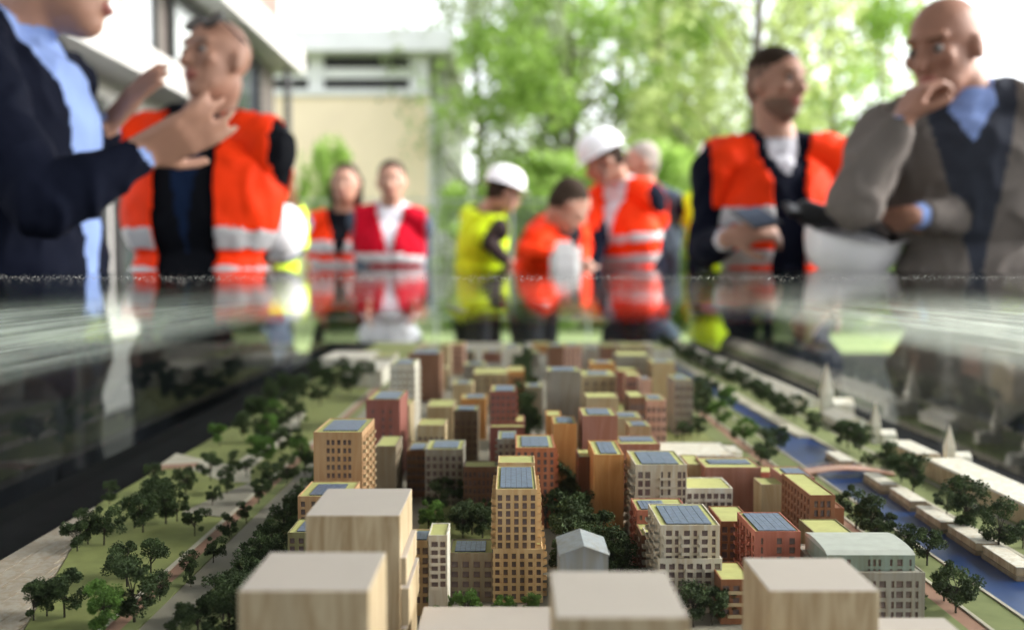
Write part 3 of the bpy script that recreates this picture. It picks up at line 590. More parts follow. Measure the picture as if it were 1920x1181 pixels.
far = [(870,910,684,1.9,.07,'grey','grey roofed block far back left of the city axis'),(887,952,700,1.7,.09,'beige','lime roofed beige block in the far middle'),(952,983,695,1.6,.07,'orange','narrow orange block in the far middle'),
 (941,979,652,2.1,.09,'white','pale white tower at the far end of the axis'),(1028,1058,649,2.1,.09,'brown','brown tower beside a pink one at the far end'),(1058.5,1091,649,2.1,.09,'pink','pink tower at the far end right of the brown one'),
 (1109,1153,681,1.6,.06,'orange','orange block with blue roof at right of the tall grey tower'),(1092,1156,704,1.5,.08,'beige','beige block in front of the far orange one'),(1158,1220,666,1.8,.08,'grey','light grey block far back on the right'),
 (1158,1200,695,1.72,.06,'maroon','dark maroon block below the light grey one'),(1176,1203,704,1.45,.05,'pinkbrown','slim pink brown tower right of the beige block'),(1180,1210,744,1.22,.06,'brown','brown tower behind the pale solar house'),
 (1212,1250,750,1.25,.06,'pink','pink pointed block by the park trees'),(1203,1222,712,1.35,.05,'pink','slim pink tower behind the pink pointed block'),(1224,1266,680,1.7,.08,'beige','pale beige block far right by the canal'),(1129,1158,650,2.2,.08,'brown','small brown tower at the far end on the right'),
 (845,870,645,2.2,.08,'pink','small pink block at the far end on the left'),(1265,1300,712,1.4,.07,'grey','grey white block standing among the park trees'),(985,1012,660,2.3,.08,'grey','grey far block in the gap of dark trees'),
 (1095,1128,655,2.3,.08,'white','white far block between brown towers'),(868,890,658,2.4,.07,'taupe','taupe far block near the end of the model'),(700,738,668,2.3,.1,'white','white flat roof at the far left of the city'),(905,940,660,2.45,.07,'pinkbrown','low pink brown far block near the white far tower'),
 (1225,1262,655,2.4,.08,'white','white far block near the start of the canal'),(1165,1215,648,2.6,.08,'beige','beige far block behind the light grey one'),(1000,1030,645,2.7,.08,'orange','orange far block at the end of the model'),(800,840,690,1.9,.05,'beige','lime and beige block right of the tall brown tower'),(848,886,720,1.55,.06,'beige','beige block behind the small orange block'),
 (985,1018,725,1.5,.05,'taupe','taupe block left of the tall grey tower'),(1100,1160,745,1.22,.05,'beige','beige block rising behind the pink brown tower')]
for (a, c, y, Z, d, k, lab) in far:
    bld(lab, a, c, y, Z, d, k, near=False, solar=((.2,.8,.2,.8) if rnd.random() < .5 else None), front=(dict(cols=4, fh=.012, ww=.004, wh=.007, top=.008, rows=6) if rnd.random() < .4 else None), name='model_tower' if (.24-(y-497)*Z/F) > .05 else 'model_block')
t = bld('large low white hall spreading at the far left', 640, 716, 694, 1.95, .22, 'white', name='model_hall', near=False, roof='white')
bld('white stepped hall behind the large low white hall', 600, 690, 672, 2.35, .2, 'white', name='model_hall', near=False, roof='white')
# far bank: terraces, spires made up from reflections
def terrace(lab, y0, y1, h, x0=.470, x1=.515, gable=False):
    t = empty('model_terrace', ((x0+x1)/2, (y0+y1)/2, ZG+.0002), lab, 'model building', 'plain terraces on the far bank'); w = (x1-x0)/2; l = (y1-y0)/2
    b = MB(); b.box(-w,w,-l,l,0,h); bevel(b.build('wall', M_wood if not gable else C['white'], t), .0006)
    b = MB()
    if gable:
        for s in (1,-1):
            q = [(s*(w+.001),-l-.0005,h),(s*(w+.001),l+.0005,h),(0,l+.0005,h+.009),(0,-l-.0005,h+.009)]; b.poly(q if s > 0 else q[::-1])
        b.poly([(-w,-l,h),(w,-l,h),(0,-l,h+.009)]); b.poly([(w,l,h),(-w,l,h),(0,l,h+.009)])
    else: b.box(-w+.002,w-.002,-l+.002,l-.002,h,h+.0012)
    b.build('roof', C['white'], t); return t
terrace('long wooden terrace with pale roof at the right edge of the model', .70, 1.13, .019)
terrace('short wooden terrace behind the long one', 1.15, 1.24, .020, .468, .50)
terrace('pale terrace between the two white spires', 1.42, 1.52, .014, .475, .515, True)
terrace('pale gabled terrace beyond the tall white spire', 1.66, 1.95, .015, .47, .515, True)
terrace('grey white terrace far along the canal', 2.0, 2.35, .016, .465, .51, True)
terrace('farthest pale terrace at the head of the canal', 2.4, 2.95, .015, .46, .50, True)
def ghost_spire(lab, px, Z, h, w=.011):  # solid white spires made up in place of pale reflections in the acrylic
    x = (px-960)/F*Z; t = empty('model_ghost_spire', (x, Z, ZG+.0012), lab, 'model building', 'white spires built for reflections, far bank')
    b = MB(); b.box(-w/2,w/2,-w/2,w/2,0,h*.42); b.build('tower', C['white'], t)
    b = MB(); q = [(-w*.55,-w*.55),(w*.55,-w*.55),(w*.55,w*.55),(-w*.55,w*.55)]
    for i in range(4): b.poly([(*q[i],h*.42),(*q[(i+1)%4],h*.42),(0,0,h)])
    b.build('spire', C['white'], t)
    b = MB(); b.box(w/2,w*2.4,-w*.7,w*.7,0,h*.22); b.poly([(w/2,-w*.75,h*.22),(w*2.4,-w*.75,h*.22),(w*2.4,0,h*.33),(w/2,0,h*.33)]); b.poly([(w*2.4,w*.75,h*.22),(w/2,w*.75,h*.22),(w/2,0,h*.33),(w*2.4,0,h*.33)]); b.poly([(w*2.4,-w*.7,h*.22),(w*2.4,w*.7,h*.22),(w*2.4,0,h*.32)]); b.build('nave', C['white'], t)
ghost_spire('slim white spire built for a reflection above the canal trees', 1646, 1.33, .056)
ghost_spire('tall broad white spire built for a reflection farther along the bank', 1553, 1.58, .084, .017)
ghost_spire('pale spire with small nave built for a reflection, right end of the terrace', 1787, 1.18, .05, .010)
# bridge and boats
t = empty('foot_bridge', (.383, 1.13, ZG), 'low arched pink foot bridge across the canal', 'bridge')
b = MB(); n = 14
for i in range(n):
    xa, xb = -.052+.104*i/n, -.052+.104*(i+1)/n; za, zb = [.0035+.006*math.cos(x/.052*math.pi/2) for x in (xa, xb)]
    b.quad((xa,-.012,za),(xb,-.012,zb),(xb,.012,zb),(xa,.012,za)); b.quad((xb,-.012,zb-.002),(xa,-.012,za-.002),(xa,.012,za-.002),(xb,.012,zb-.002)); b.quad((xa,-.012,za-.002),(xb,-.012,zb-.002),(xb,-.012,zb),(xa,-.012,za)); b.quad((xb,.012,zb-.002),(xa,.012,za-.002),(xa,.012,za),(xb,.012,zb))
b.build('deck', C['pink'], t)
for s in (-1,1):
    b = MB()
    for i in range(n):
        xa, xb = -.052+.104*i/n, -.052+.104*(i+1)/n; za, zb = [.0035+.006*math.cos(x/.052*math.pi/2) for x in (xa, xb)]
        b.tube((xa,s*.0115,za+.003),.0003,(xb,s*.0115,zb+.003),.0003,5); b.tube((xa,s*.0115,za),.0002,(xa,s*.0115,za+.003),.0002,5)
    b.build('railing', C['white'], t)
boats = [(1648,912,'houseboat nearest the foot bridge'),(1700,942,'second houseboat from the foot bridge'),(1754,980,'third houseboat from the foot bridge, in mid row'),(1817,1018,'fourth houseboat from the foot bridge'),(1889,1062,'houseboat cut by the right edge of the picture'),(1572,868,'houseboat moored beyond the foot bridge')]
for i, (px, py, lab) in enumerate(boats):
    c = G(px, py); t = empty('houseboat', (c.x, c.y, ZG-.0010), 'pale wooden '+lab, 'houseboat', 'houseboats moored along the far bank', -.035)
    l, w = .034, .0088; b = MB(); b.prism([(-w,-l),(w,-l),(w,l*.8),(w*.4,l),(-w*.4,l),(-w,l*.8)], 0, .0035); b.build('hull', C['taupe'], t)
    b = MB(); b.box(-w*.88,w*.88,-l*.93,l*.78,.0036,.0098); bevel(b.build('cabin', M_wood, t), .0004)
    b = MB(); b.box(-w*.93,w*.93,-l*.96,l*.81,.0099,.0106); b.build('roof', C['white'], t)
# ---------------------------------------------------------------- model trees
M_mleaf = mat('model_foliage', (.022,.038,.013), .85, .35, 3, c2=(.048,.074,.022), trans=.15); M_mleaf2 = mat('bright_model_foliage', (.06,.12,.02), .85, .3, 3, c2=(.10,.19,.03), trans=.2)
M_mtwig = mat('model_twig', (.035,.028,.02), .9)
def mtree(seed, n=3200, nc=20, spread=.36):
    rr = random.Random(seed); tw = MB(); cl = []
    tw.tube((0,0,0),.020,(.01,0,.45),.014,6)
    for i in range(nc):
        a = rr.uniform(0,6.28); zz = rr.uniform(.22,.93); rmax = spread*math.sin(math.pi*min(1,(zz-.08)/.94))**.6; d = rmax*rr.uniform(.3,1)
        c = Vector((math.cos(a)*d, math.sin(a)*d, zz)); cl.append((c, rr.uniform(.075,.15))); tw.tube((.01,0,rr.uniform(.25,.5)),.009,c,.003,4)
    lf = MB()
    for i in range(n):
        c, cr = rr.choice(cl); v = Vector((rr.gauss(0,1), rr.gauss(0,1), rr.gauss(0,.75))).normalized()*cr*(rr.random()**.35); p = c+v; s = rr.uniform(.012,.030)
        a = Vector((rr.uniform(-1,1), rr.uniform(-1,1), rr.uniform(-1,1))).normalized()*s; q = a.cross(Vector((rr.uniform(-1,1), rr.uniform(-1,1), rr.uniform(-1,1)))).normalized()*s*.8
        lf.quad(p-a, p-q, p+a, p+q)
    return tw.mesh('trunk', M_mtwig), lf
MT = []
for s, nc, sp in ((11,20,.36),(12,15,.40),(13,26,.34),(14,12,.38),(15,22,.30),(16,17,.42)):
    a_, l_ = mtree(s, nc=nc, spread=sp); MT.append((a_, l_.mesh('crown', M_mleaf), l_.mesh('crown', M_mleaf2)))
TN = 0
def mt(x, y, h, lab, grp, bright=False, z=ZG, squash=1):
    global TN; TN += 1
    t = empty('model_tree', (x, y, z+.0002), lab, 'model tree', grp, rnd.uniform(0,6.28)); h *= 1.34; squash *= 1.1; t.scale = (h*squash, h*squash, h); v = MT[TN % 6]
    link('trunk', v[0], t); link('crown', v[2 if bright else 1], t)
def mtp(px, py, h, lab, grp='trees in the park at the left', **k):
    p = G(px, py); mt(p.x, p.y, h, lab, grp, **k)
PK = [(63,1163,.023,'small dark tree at the lower left corner of the lawn'),(88,1155,.021,'dark tree touching the corner tree of the lawn'),(121,1157,.029,'taller dark tree second from the lower left corner'),(196,1192,.028,'bushy tree cut by the bottom edge beside the lawn'),
 (238,1100,.026,'upper tree of the open clump in the middle of the lawn'),(252,1168,.033,'tall slim tree in front of the lawn clump'),(283,1080,.026,'right tree of the open clump on the lawn'),(228,1085,.022,'left tree of the open clump on the lawn'),
 (145,1033,.023,'front tree of the group on the left lawn edge'),(165,1020,.024,'middle tree of the group on the left lawn edge'),(195,1022,.027,'largest tree of the group on the left lawn edge'),(205,945,.018,'small round tree alone at the board edge'),
 (252,990,.026,'left tree of the big dark clump'),(268,998,.028,'front tree of the big dark clump'),(286,968,.033,'tallest tree of the big dark clump'),(311,982,.029,'right tree of the big dark clump'),(332,978,.022,'outer right tree of the big dark clump'),(285,925,.024,'tree rising behind the big dark clump'),
 (365,1005,.021,'lone round tree on the right of the lawn'),(348,928,.024,'tree beside the pale path junction'),(395,900,.027,'full tree standing above the path junction'),(425,925,.022,'tree on the green island between paths'),(398,948,.016,'small slim tree on the green island'),
 (435,882,.018,'little tree by the pale cross path'),(462,895,.018,'short tree right of the pale cross path'),(480,865,.026,'round tree by the upper park path'),(412,835,.026,'bright tree at the edge of the board'),(455,820,.028,'tree behind the bright edge tree'),
 (500,830,.030,'tree in the upper park near the road'),(520,800,.030,'tree in the upper park farther back'),(545,845,.028,'tree close left of the gold brick tower'),(475,790,.032,'far park tree by the pale clearing'),(540,775,.034,'far park tree beside the road'),(565,750,.036,'blurred far tree near the maroon tower'),(600,760,.034,'blurred far tree left of the maroon tower'),
 (510,750,.030,'blurred tree on the far park edge'),(625,735,.04,'dark blurred tree left of the white slab tower'),(655,740,.045,'large dark blurred tree before the white hall'),(680,725,.045,'dark blurred tree right of the white hall front'),(590,715,.035,'far blurred tree at the start of the park'),(640,700,.03,'far small tree by the white hall'),
 (530,735,.028,'far tree above the park clearing'),(562,800,.03,'tree between road and park, left of the gold brick tower'),(500,870,.026,'tree on the verge by the upper road'),(525,850,.026,'tree on the verge just behind')]
for i, (px, py, h, lab) in enumerate(PK): mtp(px, py, h, lab, bright=(px in (196, 412, 480, 500, 520)))
for i, (px, py, h) in enumerate(((355,1082,.016),(400,1055,.017),(430,1010,.017),(462,982,.017),(300,1128,.018),(485,945,.022),(505,920,.024),(358,1100,.009))):
    mtp(px, py, h, ['slim street tree second from the front on the red path','street tree third from the front on the red path','street tree fourth from the front on the red path','street tree fifth from the front on the red path','foremost street tree on the red path','tall street tree farther up the red path','farthest tall street tree on the red path','tiny bush beside the grey road'][i], 'street trees on the red path')
for i in range(11):
    mtp(470+rnd.uniform(0,110)+i*3, 905-i*18+rnd.uniform(-8,8), .024+i*.0006, ORD[i]+' filler tree counted upwards through the upper park', bright=(i % 5 == 2))
k = 0
for row in range(2):
    for i in range(18):
        y = .56+i*.034+row*.017+rnd.uniform(-.006,.006)
        mt(-.199+row*.018+rnd.uniform(-.004,.004)-(0 if y > .72 else 0), y, rnd.uniform(.021,.026), ORD[i]+(' tree from the front, inner line of the dense left row' if row else ' tree from the front, roadside line of the dense left row'), 'dense double row of trees left of the buildings', squash=1.1)
for i in range(4): mt(-.175+.012*i, .50+.012*(i % 2), .027, ['first dark tree left of the front left wooden block','second dark tree from the left beside the front wooden block','third dark tree from the left beside the front wooden block','dark tree closest to the front left wooden block'][i], 'trees left of the front wooden block')
CT = 'dark trees filling the central street'
for i in range(26):
    y = .70+i*.02+rnd.uniform(-.005,.005); x = .048+.016*math.sin(i*2.3)+rnd.uniform(-.005,.005)
    if y < .84: x += .014
    mt(x, y, rnd.uniform(.028,.036), ORD[i]+' tree from the front among dark trees of the central street', CT, squash=1.05)
for i in range(12): mt(.022+rnd.uniform(-.006,.006), 1.30+i*.1, .045, ORD[i]+' tree of the blurred far line down the central street', 'far trees of the central street', squash=.9)
for (px, py, h, lab, br) in ((803,1000,.024,'bright green tree above the ochre house in the courtyard',1),(822,965,.024,'dark tree in the courtyard behind the bright one',0),(850,950,.026,'dark tree at the back of the courtyard',0),(868,1010,.025,'dark tree above the taupe block roof, left',0),(885,1004,.027,'dark tree above the taupe block roof, middle',0),(905,1010,.024,'dark tree above the taupe block roof, right',0),
    (912,985,.02,'small tree touching the gold tower in the courtyard',0),(800,925,.02,'small tree before the white framed block',0),(838,928,.022,'small tree right of the block entrance in the courtyard',0)): mtp(px, py, h, lab, 'courtyard trees', bright=bool(br))
for (x, lab) in ((-.030,'green tree at the foot of the taupe block'),(-.006,'small green tree at the left foot of the gold tower'),(.013,'small green tree at the right foot of the gold tower'),(-.048,'small tree at the foot of the ochre house')):
    mt(x, .664, .0135 if 'small' in lab else .016, lab, 'street trees before the front facades', bright=True, squash=1.2)
for i, (px, py, h, lab) in enumerate(((1168,1090,.022,'dark tree right of the grey shed'),(1190,1120,.020,'tree between shed and cream tower'),(1300,1175,.024,'tree at the foot of the cream tower, left'),(1335,1172,.022,'tree at the foot of the cream tower, right'),(1360,1165,.018,'small tree left of the right wooden block'),
    (1605,992,.031,'canal side tree nearest the brown block'),(1632,1010,.028,'canal side tree left of centre, second from bridge'),(1655,1012,.024,'canal side tree third from the bridge'),(1640,1025,.02,'low canal side tree in front of the others'),(1738,1062,.026,'tree leaning over the canal behind the mint house'),(1700,1040,.020,'tree hugging the corner of the mint house'),(1792,1150,.028,'big canal side tree at the lower right'),(1770,1128,.02,'smaller tree behind the big lower right one'),(1720,1150,.012,'bush at the foot of the grey podium'),(1690,1148,.010,'tiny bush beside the grey podium'),
    (1522,1060,.016,'small tree between red block and mint house'))): mtp(px, py, h, lab, 'trees on the near bank and around the right blocks')
for (px, py, h, lab) in ((1812,1000,.040,'large tree behind the fourth houseboat'),(1775,968,.022,'small tree left of the large far bank tree'),(1872,1035,.033,'full tree right of the large far bank tree'),(1918,1030,.02,'tree cut by the right picture edge'),(1712,925,.034,'tall tree behind the second houseboat'),(1690,905,.030,'tree behind the first houseboat'),(1665,880,.026,'tree on the far bank above the first houseboat'),(1625,880,.016,'little tree at the end of the foot bridge'),(1662,890,.015,'low bush at the end of the foot bridge'),
    (1590,842,.034,'dense tree on the far bank before the slim spire'),(1612,850,.03,'dense tree left of the slim spire base'),(1575,835,.03,'dense tree left in the far bank clump'),(1525,815,.026,'pale tree on the far bank'),(1490,792,.034,'dark round tree on the far bank'),(1465,785,.026,'tree left of the dark round one')): mtp(px, py, h, lab, 'trees on the far bank of the canal')
for i in range(16): mt(.436+rnd.uniform(-.006,.006), 1.62+i*.085, .032, ORD[i]+' tree of the long row on the far bank beyond the spires', 'far row of trees along the canal')
for (px, py, h, lab, br) in ((1395,835,.030,'bright tree at the park corner by the canal',1),(1440,868,.032,'dark tree by the canal beside the white hall',0),(1425,880,.024,'low dark tree by the canal',0),(1462,845,.026,'tree over the canal edge',0),(1345,800,.036,'tall green park tree in the middle right',1),(1320,785,.036,'park tree behind the tall green one',0),(1290,790,.032,'dark park tree near the pink block',0),(1265,800,.03,'dark park tree right of the pink block',0),(1280,830,.026,'park tree before the white hall',0),
    (1310,820,.024,'small park tree before the white hall, right',0),(1360,770,.036,'far green park tree by the canal',1),(1310,750,.034,'far park tree behind the one by the canal',0),(1335,740,.03,'far park tree nearest the canal',0),(1238,825,.02,'small tree left of the white hall',0)): mtp(px, py, h, lab, 'trees in the canal park', bright=bool(br))
# ---------------------------------------------------------------- people
def cloth(n, c, rough=.85, var=.12, **k): return mat(n, c, rough, var, 9, bump=.25, spec=.08, **k)
PMAT = dict(skin=mat('skin',(.40,.215,.15),.55,.08,10), skin2=mat('weathered_skin',(.34,.17,.115),.55,.08,10), navy=cloth('navy_wool',(.006,.008,.018)), black=cloth('black_cloth',(.005,.006,.009)), blueshirt=cloth('light_blue_shirt',(.27,.38,.72)),
  whiteshirt=cloth('white_shirt',(.62,.62,.68)), darkblue=cloth('dark_blue_shirt',(.008,.018,.05)), greyblazer=cloth('grey_brown_tweed',(.15,.132,.12)), charcoal=cloth('charcoal_knit',(.04,.045,.06)), orange=cloth('orange_vest_cloth',(.90,.045,.006),.6), 
  crimson=cloth('crimson_vest_cloth',(.42,.004,.018)), yellow=cloth('yellow_vest_cloth',(.62,.82,.02),.6), hairdk=cloth('dark_hair',(.035,.024,.017)), hairgr=cloth('grey_hair',(.30,.27,.24)), hairbr=cloth('brown_hair',(.10,.05,.025)), trousers=cloth('dark_trousers',(.014,.015,.02)),
  jeans=cloth('blue_grey_cloth',(.07,.09,.13)), brownc=cloth('dark_brown_sleeve',(.045,.033,.032)), silver=mat('reflective_tape',(.46,.46,.48),.35,.08,6), shoe=cloth('black_leather',(.01,.01,.01)), helmet=mat('helmet_shell',(.80,.80,.82),.28,.03,4), strap=mat('black_plastic',(.012,.012,.014),.35,.1,8), stubble=mat('stubbled_skin',(.17,.10,.07),.7,.1,40), lips=mat('lips',(.30,.10,.08),.5,.1,10), eye=mat('eye_white',(.20,.18,.17),.3,.05,10), redshirt=mat('red_plastic',(.7,.02,.02),.4,.1,5))
class Body:
    def __init__(s, vox): s.P = []; s.vox = vox
    def ell(s, c, r, tag_, B=None):      # B: 3x3 basis, columns = local axes
        s.P.append(('e', Vector(c), Vector(r), tag_, B if B is not None else Matrix.Identity(3)))
    def cap(s, p0, r0, p1, r1, tag_): s.P.append(('c', Vector(p0), r0, Vector(p1), r1, tag_))
    def build(s, name, parent, tagmat, override=None):
        bm = bmesh.new()
        for p in s.P:
            if p[0] == 'e':
                M = Matrix.Translation(p[1]) @ (p[4] @ Matrix.Diagonal(p[2])).to_4x4(); bmesh.ops.create_icosphere(bm, subdivisions=3, radius=1, matrix=M)
            else:
                _, a, ra, b, rb, _t = p; n = max(2, int((b-a).length/(min(ra,rb)*.8))+1); d = (b-a)
                q = d.to_track_quat('Z','Y').to_matrix().to_4x4()
                bmesh.ops.create_icosphere(bm, subdivisions=2, radius=ra, matrix=Matrix.Translation(a)); bmesh.ops.create_icosphere(bm, subdivisions=2, radius=rb, matrix=Matrix.Translation(b))
                bmesh.ops.create_cone(bm, cap_ends=True, segments=16, radius1=ra, radius2=rb, depth=max(1e-4,d.length), matrix=Matrix.Translation((a+b)/2) @ q)
        me = bpy.data.meshes.new('tmp'); bm.to_mesh(me); bm.free(); o = bpy.data.objects.new('tmp', me); col.objects.link(o)
        m = o.modifiers.new('r', 'REMESH'); m.mode = 'VOXEL'; m.voxel_size = s.vox
        m = o.modifiers.new('s', 'SMOOTH'); m.factor = .5; m.iterations = 3
        dg = bpy.context.evaluated_depsgraph_get(); me2 = bpy.data.meshes.new_from_object(o.evaluated_get(dg)); bpy.data.objects.remove(o); bpy.data.meshes.remove(me)
        nf = len(me2.polygons); cen = np.zeros(nf*3); me2.polygons.foreach_get('center', cen); cen = cen.reshape(-1,3); nor = np.zeros(nf*3); me2.polygons.foreach_get('normal', nor); nor = nor.reshape(-1,3)
        best = np.full(nf, 1e9); tg = np.zeros(nf, int); names = []
        for p in s.P:
            t_ = p[3] if p[0] == 'e' else p[5]
            if t_ not in names: names.append(t_)
            if p[0] == 'e':
                B = np.array(p[4]); q = (cen-np.array(p[1])) @ B; r = np.array(p[2]); k = np.linalg.norm(q/r, axis=1); d = (k-1)*np.linalg.norm(q,axis=1)/np.maximum(k,1e-6)
            else:
                a = np.array(p[1]); b = np.array(p[3]); ab = b-a; t = np.clip(((cen-a)@ab)/max(1e-9,ab@ab),0,1); d = np.linalg.norm(cen-(a+t[:,None]*ab),axis=1)-(p[2]+(p[4]-p[2])*t)
            u = d < best; best[u] = d[u]; tg[u] = names.index(t_)
        tags = np.array(names)[tg]; mats = np.array([tagmat.get(x, x) for x in tags], dtype=object)
        if override: override(cen, nor, tags, mats)
        used = sorted(set(mats)); 
        for k in used: me2.materials.append(PMAT[k])
        me2.polygons.foreach_set('material_index', np.searchsorted(np.array(used), mats.astype(str)).astype(np.int32)); me2.polygons.foreach_set('use_smooth', [True]*nf)
        nv = len(me2.vertices); co = np.zeros(nv*3); me2.vertices.foreach_get('co', co); co = co.reshape(-1,3); vn = np.zeros(nv*3); me2.vertices.foreach_get('normal', vn); vn = vn.reshape(-1,3)
        soft = np.zeros(nv, bool)
        for i in np.nonzero(np.isin(tags, ('torso','sleeve','leg')))[0]: soft[list(me2.polygons[i].vertices)] = True
        for i in np.nonzero(np.isin(tags, ('head','neck','hand','cuff')))[0]: soft[list(me2.polygons[i].vertices)] = False
        for i in np.nonzero(soft)[0]:      # folds in the cloth
            x, y, z = co[i]; nn = noise.noise(Vector((x*9+z*4, y*9, z*7-x*3))); n2 = 1-abs(noise.noise(Vector((x*16-z*9+5, y*14, z*8+x*8))))*3
            co[i] += vn[i]*(nn*.011+max(0, n2)*.007)
        me2.vertices.foreach_set('co', co.reshape(-1)); me2.update()
        me2.name = name; o = link(name, me2, parent); s.me, s.cen, s.nor, s.tags = me2, cen, nor, tags
        return o
    def shell(s, name, mask, off, material, parent):     # a garment lifted off the body's surface
        me = s.me; nv = len(me.vertices); co = np.zeros(nv*3); me.vertices.foreach_get('co', co); co = co.reshape(-1,3); vn = np.zeros(nv*3); me.vertices.foreach_get('normal', vn); vn = vn.reshape(-1,3)
        idx = np.nonzero(mask)[0]
        if len(idx) == 0: return None
        fs = [tuple(me.polygons[i].vertices) for i in idx]; used = sorted({v for f in fs for v in f}); mp = {v: i for i, v in enumerate(used)}; c2 = co[used]+vn[used]*off
        m = bpy.data.meshes.new(name); m.from_pydata([tuple(v) for v in c2], [], [tuple(mp[v] for v in f) for f in fs]); m.materials.append(material); m.polygons.foreach_set('use_smooth', [True]*len(fs)); m.update()
        o = link(name, m, parent)
        if off > .010:
            sm = o.modifiers.new('s','SMOOTH'); sm.factor = .6; sm.iterations = 1
        md = o.modifiers.new('t','SOLIDIFY'); md.thickness = .005; md.offset = -1
        return o
def person(label, hip, neck, head, face_yaw, body_yaw, arms, cols, vox=.010, vest=None, hair=None, helmet=False, pitch=0, bulk=1.0, shirt=None, roll=0, legs=True, bald=False, hs=1.0, group=None, sh=.175, skin='skin', stubble=False):
    """hip, neck, head: world points; yaw 0 faces +Y, positive turns towards -X"""
    root = empty('person', (hip.x, hip.y, 0), label, 'person', group); L = Vector(root.location); hip, neck, head = hip-L, neck-L, head-L
    B = Body(vox); up = (neck-hip); TL = up.length; s = up.normalized()
    r0 = Vector((math.cos(body_yaw), math.sin(body_yaw), 0)); f = s.cross(r0).normalized(); r = f.cross(s).normalized(); Bt = Matrix((r, f, s)).transposed()
    q = lambda u, v, w: hip + r*u + f*v + s*(w*TL)
    k = bulk
    B.ell(q(0,-.01,.0), (.175*k,.125*k,.15), 'torso', Bt); B.ell(q(0,.0,.3), (.162*k,.118*k,.17), 'torso', Bt); B.ell(q(0,0,.66), (.180*k,.122*k,.20), 'torso', Bt)
    B.ell(q(0,-.01,.93), (.12,.075,.07), 'torso', Bt)
    sh_l, sh_r = q(-sh,-.005,.885), q(sh,-.005,.885)
    B.cap(sh_l, .062*k, q(-.05,-.01,.97), .055, 'torso'); B.cap(sh_r, .062*k, q(.05,-.01,.97), .055, 'torso')
    fy = Vector((-math.sin(face_yaw), math.cos(face_yaw), 0)); rx = Vector((math.cos(face_yaw), math.sin(face_yaw), 0)); Z = Vector((0,0,1))
    hf = (fy*math.cos(pitch)+Z*math.sin(pitch)); hu = (Z*math.cos(pitch)-fy*math.sin(pitch))
    if roll: rm = Matrix.Rotation(roll, 3, hf); rx = rm @ rx; hu = rm @ hu
    Bh = Matrix((rx, hf, hu)).transposed(); H = lambda x, y, z: head + (rx*x + hf*y + hu*z)*hs
    nb = q(0,.0,.97); B.cap(nb, .060, H(0,-.03,-.05), .054*hs, 'neck')
    e = lambda c, rr_, t: B.ell(H(*c), Vector(rr_)*hs, t, Bh)
    e((0,-.012,.035),(.074,.092,.082),'head'); e((0,.012,-.02),(.062,.075,.090),'head'); e((0,.045,-.085),(.036,.036,.030),'head'); e((0,.03,-.06),(.054,.05,.045),'head')
    B.cap(H(0,.083,.012), .010*hs, H(0,.106,-.026), .0145*hs, 'head'); e((0,.070,.035),(.055,.022,.014),'head'); e((0,.086,-.058),(.024,.012,.010),'lips')
    for sx in (-1,1):
        e((sx*.040,.064,-.012),(.022,.020,.020),'head'); e((sx*.076,-.008,-.005),(.010,.020,.032),'head')
    if hair and not bald:
        e((0,-.024,.046),(.0765,.089,.080),'hair'); e((0,-.05,.0),(.070,.060,.075),'hair')
        if hair[1] == 'long':
            e((0,-.055,-.06),(.085,.055,.12),'hair'); B.cap(H(.07,-.02,.02),.03,H(.075,-.015,-.10),.022,'hair'); B.cap(H(-.07,-.02,.02),.03,H(-.075,-.015,-.10),.022,'hair')
    # arms: (side, elbow, wrist, finger direction, palm normal, curl)
    for (side, el, wr, fd, pn, curl) in arms:
        el, wr = el-L, wr-L; sp_ = sh_l if side < 0 else sh_r
        B.cap(sp_, .064*k, (sp_+el)/2, .054*k, 'sleeve'); B.cap((sp_+el)/2, .054*k, el, .047*k, 'sleeve'); B.cap(el, .047*k, el+(wr-el)*.5, .042*k, 'sleeve'); B.cap(el+(wr-el)*.5, .042*k, el+(wr-el)*.88, .034*k, 'sleeve'); B.cap(el+(wr-el)*.86, .031, el+(wr-el)*.95, .031, 'cuff'); B.cap(el+(wr-el)*.9, .026, wr, .025, 'hand')
        d = Vector(fd).normalized(); n = Vector(pn); n = (n-d*n.dot(d)).normalized(); sv = d.cross(n)*side
        for i, o_ in enumerate((-.027,-.009,.009,.027)): B.cap(wr+sv*o_*.7, .014, wr+d*(.088-.004*abs(i-1.5))+sv*o_*1.08, .0125, 'hand')
        for i, (o_, ln) in enumerate(((-.032,.074),(-.011,.084),(.011,.079),(.031,.062))):
            p = wr+d*.088+sv*o_; ang = 0; dd = (d+sv*o_*4).normalized()
            for j, fr in enumerate((.45,.31,.24)):
                ang += curl*(.8 if j == 0 else 1.0); v = dd*math.cos(ang)+n*math.sin(ang); p2 = p+v*ln*fr; B.cap(p, .0092-.0007*j, p2, .0086-.0007*j, 'hand'); p = p2
        tp = wr+d*.025-sv*.026; td = (d*.55-sv*.75+n*.35).normalized(); t2 = tp+td*.045; B.cap(tp,.014,t2,.011,'hand'); B.cap(t2,.011,t2+(td*.6+d*.5+n*curl*.4).normalized()*.034,.009,'hand')
    if legs:
        hz = hip.z
        for sx in (-1,1):
            a = q(sx*.09,-.01,-.02); kn = Vector((a.x+f.x*.02, a.y+f.y*.02, hz*.53)); an = Vector((a.x+r.x*sx*.02, a.y+r.y*sx*.02, .09))
            if abs(hip.z) > .3: B.cap(a,.092*k,kn,.062,'leg'); B.cap(kn,.060,an,.045,'leg'); fh = Vector((f.x,f.y,0)).normalized(); B.cap(an-Vector((0,0,.045)),.042,an+fh*.15-Vector((0,0,.058)),.032,'shoe')
    tm = dict(torso=cols[0], sleeve=cols[1] if len(cols) > 1 else cols[0], cuff=cols[2] if len(cols) > 2 else cols[0], head=skin, neck=skin, hand=skin, leg='trousers', shoe='shoe', lips='lips', hair=hair[0] if hair else 'skin')
